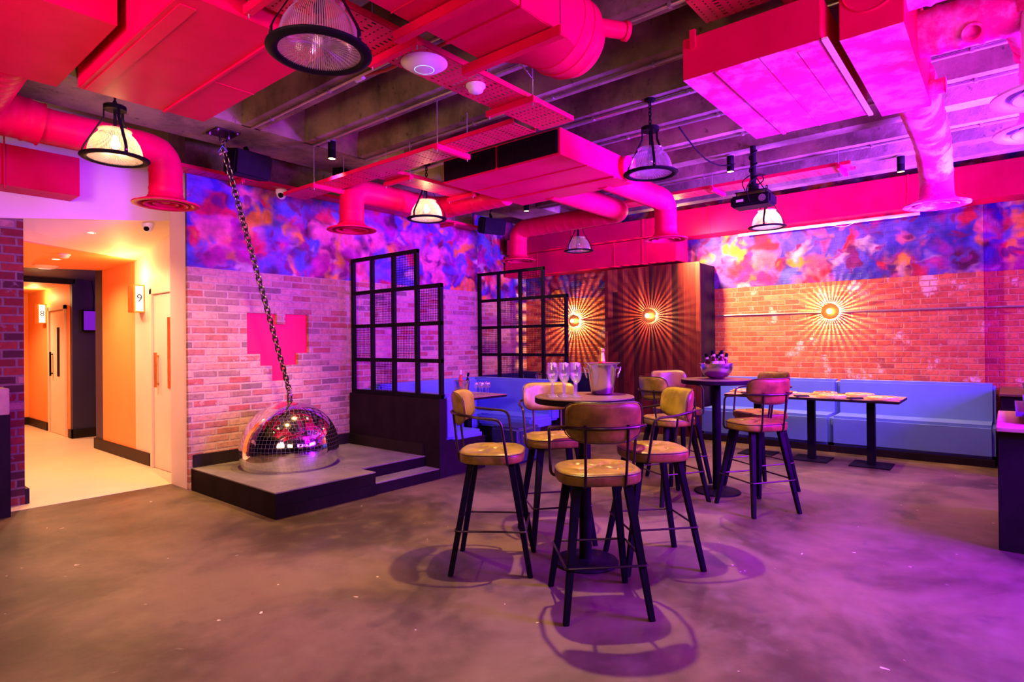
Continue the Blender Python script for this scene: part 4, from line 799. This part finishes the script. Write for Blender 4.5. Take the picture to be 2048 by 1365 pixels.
# ------------------------------------------------------------------ ducts
def pipe_pts(pts, r, seam=0.13, seg=28, fil=0.16, n=8):
    P = fillet([Vector(p) for p in pts], fil, n); out = [P[0]]; rad = [r]; acc = 0
    for a, b in zip(P, P[1:]):
        L_ = (b - a).length
        if L_ < 1e-5: continue
        k = max(1, int(L_ / 0.018)) if L_ > 0.15 else 1
        for i in range(1, k + 1):
            q = a + (b - a) * i / k; acc += L_ / k
            if acc > seam: rad.append(r + 0.0045); acc = 0
            else: rad.append(r)
            out.append(q)
    return out, rad
def diffuser(parent, x, y, z, m='duct', R_=0.25):
    d = MB().lathe([(0.128, 0.10), (0.130, 0.075), (0.150, 0.052), (0.205, 0.030), (R_, 0.014), (R_, 0.004), (R_ - 0.035, 0.0), (R_ - 0.05, 0.008), (0.150, 0.05), (0.12, 0.10)], 56, (x, y, z)).build('diffuser', M[m], parent, ang=50)
    MB().lathe([(0.168, 0.004), (0.160, 0.000), (0.120, 0.035), (0.105, 0.055), (0.112, 0.056), (0.130, 0.035)], 48, (x, y, z)).build('diffuser_cone', M[m], d, ang=50)
    MB().lathe([(0.098, 0.012), (0.090, 0.008), (0.055, 0.030), (0.045, 0.045), (0.06, 0.045)], 40, (x, y, z)).build('diffuser_cone', M[m], d, ang=50); MB().lathe([(0.0, 0.022), (0.034, 0.022), (0.040, 0.034), (0, 0.04)], 28, (x, y, z)).build('diffuser_centre', M[m], d, ang=50)
    MB().lathe([(0.0, 0.085), (0.128, 0.085)], 32, (x, y, z)).build('dark_throat', M['louvre'], d)
def vent(label, pts, dpos, m='duct', fil=0.17, r=0.125, R_=0.25, seam=0.13):
    t = thing('vent_duct', label, 'duct', (0, 0, 0), 0, 'round pink vent ducts'); p, rr = pipe_pts(pts, r, seam, fil=fil); MB().tube(p, rr, 28).build('pipe', M[m], t, ang=60); diffuser(t, *dpos, m, R_); return t
Zd = 2.60
vent('round pink duct bending down before the cream wall above the corridor', [(1.05, 5.41, 3.05), (1.99, 5.41, 3.05), (1.99, 5.41, Zd + 0.08)], (1.99, 5.41, Zd), fil=0.27)
vent('round pink duct bending down over the mural beside the first grid screen', [(4.90, 4.13, 3.03), (4.90, 5.21, 3.03), (3.69, 5.21, 3.03), (3.69, 5.21, Zd + 0.08)], (3.69, 5.21, Zd), fil=0.2)
vent('round pink duct doubling back and ending above the second grid screen', [(5.1, 3.70, 3.06), (6.66, 3.70, 3.06), (6.68, 5.42, 3.06), (6.68, 5.42, Zd + 0.08)], (6.68, 5.42, Zd), fil=0.2)
vent('round pink duct bending down in front of the wood-clad panel', [(5.1, 3.05, 3.06), (6.47, 3.04, 3.06), (6.47, 3.04, Zd + 0.08)], (6.47, 3.04, Zd), fil=0.3)
vent('patchy pale pink duct dropping to a vent before the banquette wall', [(4.5, 0.45, 3.06), (6.0, 0.46, 3.06), (6.455, 0.471, 2.86), (6.455, 0.471, Zd + 0.08)], (6.455, 0.471, Zd), 'ductw', 0.25)
def vent2(x, y, lb): vent(lb, [(x, y, 3.1), (x, y, Zd + 0.08)], (x, y, Zd), 'ventw')
vent2(3.90, -0.19, 'upper pale round vent cut off by the frame edge'); vent2(4.56, -0.19, 'lower pale round vent cut off by the frame edge')
def boxduct(label, x0, x1, y0, y1, z0, z1, m='duct', seams=(), name='air_duct', axis='x'):
    t = thing(name, label, 'duct', (x0, y0, z0), 0, 'rectangular pink ducts'); a, b, c = x1 - x0, y1 - y0, z1 - z0
    MB().box(0, a, 0, b, 0, c).build('casing', M[m], t, 0.004)
    for s_ in seams:
        if axis == 'x': MB().box(s_ - 0.012, s_ + 0.012, -0.006, b + 0.006, -0.006, c + 0.004).build('flange', M[m], t, 0.002)
        else: MB().box(-0.006, a + 0.006, s_ - 0.012, s_ + 0.012, -0.006, c + 0.004).build('flange', M[m], t, 0.002)
    return t
t = boxduct('flat pink duct box in the upper corner beside the pier pipe', -0.55, 1.02, 3.35, 4.42, 3.0, 3.33, seams=())
MB().box(0.2, 0.24, -0.002, 1.07, -0.012, 0).build('strut', M['traysolid'], t)
t = boxduct('wide pink fan unit above the stage-side pendant', 1.07, 1.79, 2.72, 4.20, 2.95, 3.22, name='ceiling_fan_unit'); t['group'] = 'pink ceiling fan units'
MB().box(0.46, 0.475, 0, 1.48, -0.010, 0).build('seam', M['duct'], t); MB().box(0.58, 0.70, -0.05, -0.002, 0.0, 0.12).build('control_box', M['galv'], t); MB().cyl((0.50, -0.002, 0.05), (0.50, -0.06, 0.03), 0.035, 20).build('drain_port', M['duct'], t); MB().box(0.475, 0.72, 0.79, 0.794, -0.003, 0).build('panel_joint', M['duct'], t); MB().box(0.03, 0.10, 0.1, 1.46, -0.004, 0).build('access_rail', M['traysolid'], t)
t = boxduct('pink fan unit with dark filter grilles in the middle of the ceiling', 3.965, 5.18, 2.77, 4.13, 2.95, 3.17, name='ceiling_fan_unit'); t['group'] = 'pink ceiling fan units'
g = MB().box(-0.012, -0.002, 0.02, 0.66, 0.015, 0.205).box(-0.012, -0.002, 0.70, 1.34, 0.015, 0.205).build('filter_grille', M['louvre'], t)
gb = MB()
for k in range(60): y = 0.03 + k * 0.0218; gb.box(-0.018, -0.012, y, y + 0.004, 0.02, 0.20)
gb.build('grille_slats', M['louvre'], g)
MB().box(0.40, 0.412, 0.0, 1.36, -0.008, 0).build('seam', M['duct'], t); MB().box(0.85, 0.90, 0.0, 1.36, -0.014, 0).build('seam', M['duct'], t); MB().box(1.205, 1.235, -0.02, 0.0, 0.05, 0.25).build('hanging_bracket', M['traysolid'], t)
MB().lathe([(0.115, 0), (0.115, 0.03), (0.12, 0.035), (0.115, 0.05), (0.0, 0.055)], 32, (1.06, 0.0, 0.11), Matrix.Rotation(PI / 2, 4, 'X')).build('blanked_spigot', M['duct'], t)
t = boxduct('long square pink duct leading to the big round elbow', -0.6, 2.345, 1.63, 2.10, 2.90, 3.32, seams=(2.65,))
for xx in (0.95, 1.35, 1.9, 2.3): MB().box(xx, xx + 0.006, -0.003, 0.47, -0.004, 0).build('seam', M['duct'], t)
for xx in (2.40, 2.86): MB().box(xx, xx + 0.045, -0.06, 0.58, -0.055, -0.006).build('strut_channel', M['traysolid'], t, 0.003)
# square to round transition and elbow
N_ = 40; vs = []; fs = []
for k in range(N_):
    a = 2 * PI * k / N_; c_, s_ = math.cos(a), math.sin(a); q = 1 / max(abs(c_), abs(s_)); vs.append((0.0, 0.235 * c_ * q, 0.20 * s_ * q))
for k in range(N_): a = 2 * PI * k / N_; vs.append((0.24, 0.22 * math.cos(a), 0.22 * math.sin(a)))
fs = [(k, (k + 1) % N_, N_ + (k + 1) % N_, N_ + k) for k in range(N_)]
t = thing('duct_elbow', 'big round pink duct elbow with a small capped port', 'duct', (2.347, 1.865, 3.115))
MB().add(vs, fs).build('transition', M['duct'], t)
RX = Matrix.Rotation(PI / 2, 4, 'Y')
MB().lathe([(0.22, 0.24), (0.224, 0.243), (0.22, 0.247), (0.221, 0.33), (0.226, 0.334), (0.221, 0.338), (0.214, 0.42), (0.217, 0.424), (0.211, 0.428), (0.185, 0.50), (0.13, 0.56), (0.06, 0.59), (0.0, 0.595)], 48, mtx=RX).build('elbow', M['duct'], t, ang=50)
MB().cyl((0.44, -0.17, 0.02), (0.58, -0.26, 0.02), 0.045, 20).build('port', M['duct'], t); MB().cyl((0.575, -0.257, 0.02), (0.595, -0.270, 0.02), 0.052, 20).build('port_cap', M['duct'], t)
t = boxduct('large patchy pink fan unit over the beer table side', 3.22, 4.50, 0.69, 1.40, 2.90, 3.13, 'duct', name='ceiling_fan_unit'); t['group'] = 'pink ceiling fan units'
MB().box(0.002, 1.278, 0.002, 0.708, -0.003, 0).build('lit_bottom_panel', M['ductw'], t); MB().box(0.0, 1.28, 0.505, 0.525, -0.012, -0.003).build('seam', M['ductw'], t); MB().box(0.0, 1.28, 0.28, 0.29, -0.006, 0).build('seam', M['ductw'], t); MB().box(0.06, 1.22, 0.06, 0.12, -0.006, 0).build('access_panel', M['ductw'], t); MB().box(-0.004, 1.284, -0.03, -0.004, -0.012, 0.0).build('hanger_rail', M['white'], t)  # paler bottom sheet: light on the underside put into its colour
MB().box(-0.02, 0.0, 0.63, 0.66, 0.16, 0.26).build('bracket', M['traysolid'], t)
t = boxduct('tall patchy pink duct box with a round blanked face', 3.30, 4.60, 0.355, 0.625, 2.90, 3.33, 'duct'); MB().box(0.002, 1.298, 0.002, 0.268, -0.003, 0).build('lit_bottom_panel', M['ductw'], t)  # underside brightness painted in through the paler bottom sheet
MB().lathe([(0.0, 0.006), (0.118, 0.006), (0.122, 0.012), (0.126, 0.0)], 40, (0, 0.135, 0.22), Matrix.Rotation(-PI / 2, 4, 'Y')).build('round_blank', M['duct'], t)
MB().lathe([(0.045, 0), (0.045, 0.08), (0.05, 0.085), (0.0, 0.09)], 24, (1.15, 0.0, 0.06), Matrix.Rotation(PI / 2, 4, 'X')).build('port', M['ductw'], t)
def pleated(label, pts, r, m='ductw'):
    t = thing('branch_duct', label, 'duct', (0, 0, 0), 0, 'round pleated ducts at the frame edge'); p, rr = pipe_pts(pts, r, 0.09, fil=0.15); rr = [a + (0.004 if a > r else 0) for a in rr]; MB().tube(p, rr, 30).build('pipe', M[m], t, ang=60); return t
pleated('upper round pleated duct running off the frame edge', [(3.45, 0.36, 3.14), (3.45, -0.12, 3.14), (3.86, -0.16, 3.14), (3.90, -0.16, 3.05)], 0.12)
t = pleated('lower round pleated duct with an open port', [(3.95, 0.36, 3.09), (3.95, -0.10, 3.09), (4.50, -0.16, 3.12), (4.56, -0.16, 3.05)], 0.12)
o_ = MB().lathe([(0.045, 0.0), (0.048, 0.03), (0.035, 0.03), (0.033, 0.0)], 24, (3.86, 0.12, 3.0), Matrix.Rotation(-2.3, 4, 'Y')).build('port', M['ductw'], t)
# wall ducts
boxduct('long pink duct along the top of the red brick wall', 8.72, 9.09, -1.5, 3.95, 3.03, 3.44, seams=(0.9, 2.42, 4.9), axis='y')
boxduct('low pink duct over the rear booth and wood panel', 8.42, 8.85, 3.80, 7.15, 2.64, 3.02, seams=(0.55, 1.05, 2.6), axis='y'); boxduct('upper pink duct stacked behind the pendant over the rear booth', 8.30, 8.7, 3.98, 7.0, 3.03, 3.30, seams=(0.3, 1.6), axis='y')
t = boxduct('red box duct above the brick pier', 0.2, 1.667, 6.50, 6.795, 2.80, 3.15, seams=()); MB().cyl((0.93, -0.02, -0.03), (0.93, -0.02, 0.6), 0.006, 8).build('drop_rod', M['traysolid'], t)
p_ = pleated('large pink duct elbow in the upper corner above the pier', [(0.78, 4.30, 3.17), (0.78, 5.41, 3.10), (1.15, 5.41, 3.05)], 0.15, 'duct')
t = thing('projector_screen', 'white roller screen tube under the wall duct', 'screen', (8.93, 0, 2.985)); MB().cyl((0, 0.82, 0), (0, 3.04, 0), 0.022, 14).build('roller_case', M['white'], t); MB().tube(fillet([(0, 1.55, -0.02), (0.0, 1.62, -0.05), (0, 1.72, -0.05), (0, 1.78, -0.02)], 0.03), 0.004, 6).build('pull_loop', M['white'], t)
# ------------------------------------------------------------------ cable trays
def tray(label, x0, x1, y0, y1, z, along, struts=(), rod_top=3.348):
    t = thing('cable_tray', label, 'cable tray', (0, 0, 0), 0, 'pink perforated cable trays'); MB().box(x0, x1, y0, y1, z, z + 0.0015).build('tray_base', M['trayx' if along == 'x' else 'trayy'], t, smooth=False); f = MB()
    if along == 'x': f.box(x0, x1, y0, y0 + 0.002, z, z + 0.035).box(x0, x1, y1 - 0.002, y1, z, z + 0.035)
    else: f.box(x0, x0 + 0.002, y0, y1, z, z + 0.035).box(x1 - 0.002, x1, y0, y1, z, z + 0.035)
    f.build('flange', M['traysolid'], t, smooth=False)
    for s_ in struts:
        a = (s_ - 0.02, s_ + 0.02, y0 - 0.06, y1 + 0.06, z - 0.042, z - 0.001) if along == 'x' else (x0 - 0.06, x1 + 0.06, s_ - 0.02, s_ + 0.02, z - 0.042, z - 0.001)
        MB().box(*a).build('strut_channel', M['traysolid'], t, 0.003)
        for e_ in (0, 1):
            p = ((s_, (y0 - 0.04, y1 + 0.04)[e_]) if along == 'x' else ((x0 - 0.04, x1 + 0.04)[e_], s_)); MB().cyl((p[0], p[1], z - 0.06), (p[0], p[1], rod_top), 0.004, 6).build('threaded_rod', M['galv'], t)
    return t
tray('pink perforated cable tray crossing over the big pendant', -0.8, 3.55, 2.36, 2.65, 3.0, 'x', (1.35, 2.05, 3.02))
tray('long pink perforated tray running from the fan unit grille to the mural wall', 3.29, 3.55, 2.70, 5.85, 3.0, 'y', (3.45, 5.2))
tray('short warm-lit pink tray above the mural pendant', 3.62, 4.72, 4.40, 4.68, 3.03, 'x', (3.75, 4.62)); tray('pink tray along the top of the mural wall', 0.9, 6.5, 5.98, 6.17, 3.12, 'x', (2.9, 5.9), 3.7)
tray('pink perforated tray above the projector', 6.80, 7.08, 1.2, 4.4, 3.20, 'y', (1.3, 2.6)); tray('pink tray at the top edge beyond the round elbow', 3.15, 3.45, -0.2, 1.35, 3.30, 'y', (0.9,))
t = thing('tilted_tray_offcut', 'lilac perforated tray piece tilted beside the round elbow', 'cable tray', (2.88, 2.36, 3.22)); MB().box(-0.15, 0.15, -0.16, 0.16, 0, 0.002).build('perforated_sheet', M['trayw'], t, smooth=False); t.rotation_euler = (0.9, -0.2, 0.5)
MB().tube(fillet([(0.1, 0.16, 0.0), (0.16, 0.2, -0.1), (0.14, 0.05, -0.25)], 0.05), 0.008, 8).build('cable', M['black'], t)
wifi(2.26, 2.50, 2.998, 0.13, 'white disc access point under the pink cable tray'); detector(2.66, 2.48, 2.998, 0.06, 'white smoke detector under the pink cable tray')
# conduits clipped to the ribs
for i, (x, a, b, lb) in enumerate([(2.58, 0.2, 5.1, 'first from the stage'), (3.19, 0.3, 5.1, 'second from the stage'), (3.79, -1, 5.1, 'third, passing over the round elbow'), (4.38, -1, 5.1, 'above the middle fan unit'), (4.99, -1, 5.1, 'above the unlit pendant'), (5.60, -1, 5.1, 'above the thick pale pipe'), (6.80, -1, 5.1, 'last before the wall duct')]):
    t = thing('ceiling_conduit', 'steel conduit clipped under a concrete rib, ' + lb, 'conduit', (x, 0, 3.336), 0, 'ceiling conduits'); MB().cyl((0, a, 0), (0, b, 0), 0.011, 8).build('tube', M['galv'], t); y = a + 0.3
    while y < b: MB().box(-0.016, 0.016, y, y + 0.02, -0.014, 0.014).build('saddle_clip', M['galv'], t); y += 0.85
t = thing('red_cable', 'red cable sagging below a concrete rib behind the tray', 'cable', (0, 0, 0)); MB().tube([(2.62, 1.9, 3.33), (2.62, 2.6, 3.31), (2.62, 3.3, 3.32), (2.60, 3.5, 3.34)], 0.012, 8).build('cable_run', M['redcable'], t); MB().cyl((2.6, 3.52, 3.335), (2.6, 3.6, 3.335), 0.02, 10).build('cable_end', M['white'], t)
t = thing('black_cable', 'black cable drooping between pendant and projector', 'cable', (0, 0, 0)); MB().tube([Vector((4.9 + 0.2 * i, 2.17 + 0.002 * i, 3.28 - 0.14 * math.sin(PI * i / 7))) for i in range(8)], 0.007, 8).build('cable_run', M['black'], t)
# speakers
def speaker(loc, rz, tilt, s, label, arm=True):
    t = thing('wall_speaker', label, 'speaker', loc, rz, 'black hanging speakers'); mt = Matrix.Rotation(tilt, 4, 'X')
    MB().box(-0.19 * s, 0.19 * s, -0.11 * s, 0.11 * s, -0.12 * s, 0.12 * s, mt).build('cabinet', M['black'], t, 0.02); MB().box(-0.175 * s, 0.175 * s, -0.116 * s, -0.11 * s, -0.105 * s, 0.105 * s, mt).build('front_grille', M['black'], t, 0.004)
    if arm: MB().tube([(0, 0.0, 0.12 * s), (0.0, 0.06, 0.19 * s), (0.02, 0.05, 3.35 - loc[2])], 0.03, 4, flat=(1.0, 0.2)).build('bracket', M['black'], t)
speaker((2.80, 5.62, 3.165), 0.08, 0.18, 1.0, 'black speaker hanging beside the stage chain'); speaker((6.38, 5.66, 3.10), -0.35, 0.25, 0.95, 'black speaker over the far end of the mural')
speaker((3.86, 5.62, 3.30), 0.2, 0.1, 0.55, 'small black speaker half hidden behind the long tray', False)
# dome cameras
def camera_dome(loc, label, r=0.06, direction=(-0.6, -0.7, -0.5)):
    t = thing('security_camera', label, 'camera', loc, 0, 'white dome cameras'); MB().lathe([(0, 0.0), (r, 0.0), (r, -0.03), (r * 0.95, -0.045), (0, -0.045)], 32).build('base', M['white'], t)
    MB().lathe([(r * 0.86 * math.cos(a), -0.045 - r * 0.95 * math.sin(a)) for a in [PI / 2 * i / 8 for i in range(9)]], 32).build('ball_housing', M['white'], t, ang=60)
    D_ = Vector(direction).normalized(); c_ = Vector((0, 0, -0.045)) + D_ * r * 0.62; MB().lathe([(0, 0.026), (r * 0.42, 0.022), (r * 0.5, 0.0)], 24, c_, D_.to_track_quat('Z', 'Y').to_matrix().to_4x4()).build('lens', M['black'], t)
camera_dome((3.40, 6.08, 3.118), 'white dome camera under the mural wall tray'); camera_dome((2.38, 6.95, 2.722), 'white dome camera on the cream soffit by the corridor', 0.055)
# projector
t = thing('projector', 'black projector hanging on a pole above a lit pendant', 'projector', (6.07, 1.92, 2.80))
MB().box(-0.12, 0.12, -0.19, 0.19, -0.055, 0.055).build('body', M['black'], t, 0.018, bseg=3); MB().box(-0.1205, -0.1195, 0.06, 0.13, -0.01, 0.015).build('label_plate', M['label'], t)
MB().box(-0.09, 0.09, -0.15, 0.15, 0.085, 0.095).cyl((-0.07, -0.14, 0.055), (-0.07, -0.14, 0.088), 0.006, 6).cyl((-0.07, 0.14, 0.055), (-0.07, 0.14, 0.088), 0.006, 6).cyl((0.07, 0, 0.055), (0.07, 0, 0.088), 0.006, 6).build('bracket', M['black'], t)
MB().cyl((0, 0, 0.09), (0, 0, 0.549), 0.028, 18).build('pole', M['black'], t); MB().cyl((0, 0, 0.10), (0, 0, 0.17), 0.05, 14).build('swivel', M['black'], t)
MB().cyl((-0.13, -0.12, 0.0), (-0.12, -0.12, 0.0), 0.035, 20).build('lens', M['steel'], t)
cbl = MB(); cbl.tube(fillet([(-0.12, 0.0, -0.02), (-0.18, 0.02, 0.12), (-0.10, -0.10, 0.24), (0.04, -0.10, 0.20), (0.0, 0.03, 0.13)], 0.08), 0.006, 6)
cbl.tube([Vector((0.036 * math.cos(a), 0.036 * math.sin(a), 0.15 + a * 0.020)) for a in [i * 0.5 for i in range(38)]], 0.006, 6); cbl.tube(fillet([(0.0, 0.08, 0.12), (-0.06, 0.10, 0.2), (-0.02, 0.0, 0.28), (0.0, -0.08, 0.15), (0.0, -0.12, 0.08)], 0.06), 0.005, 6); cbl.build('cables', M['black'], t)
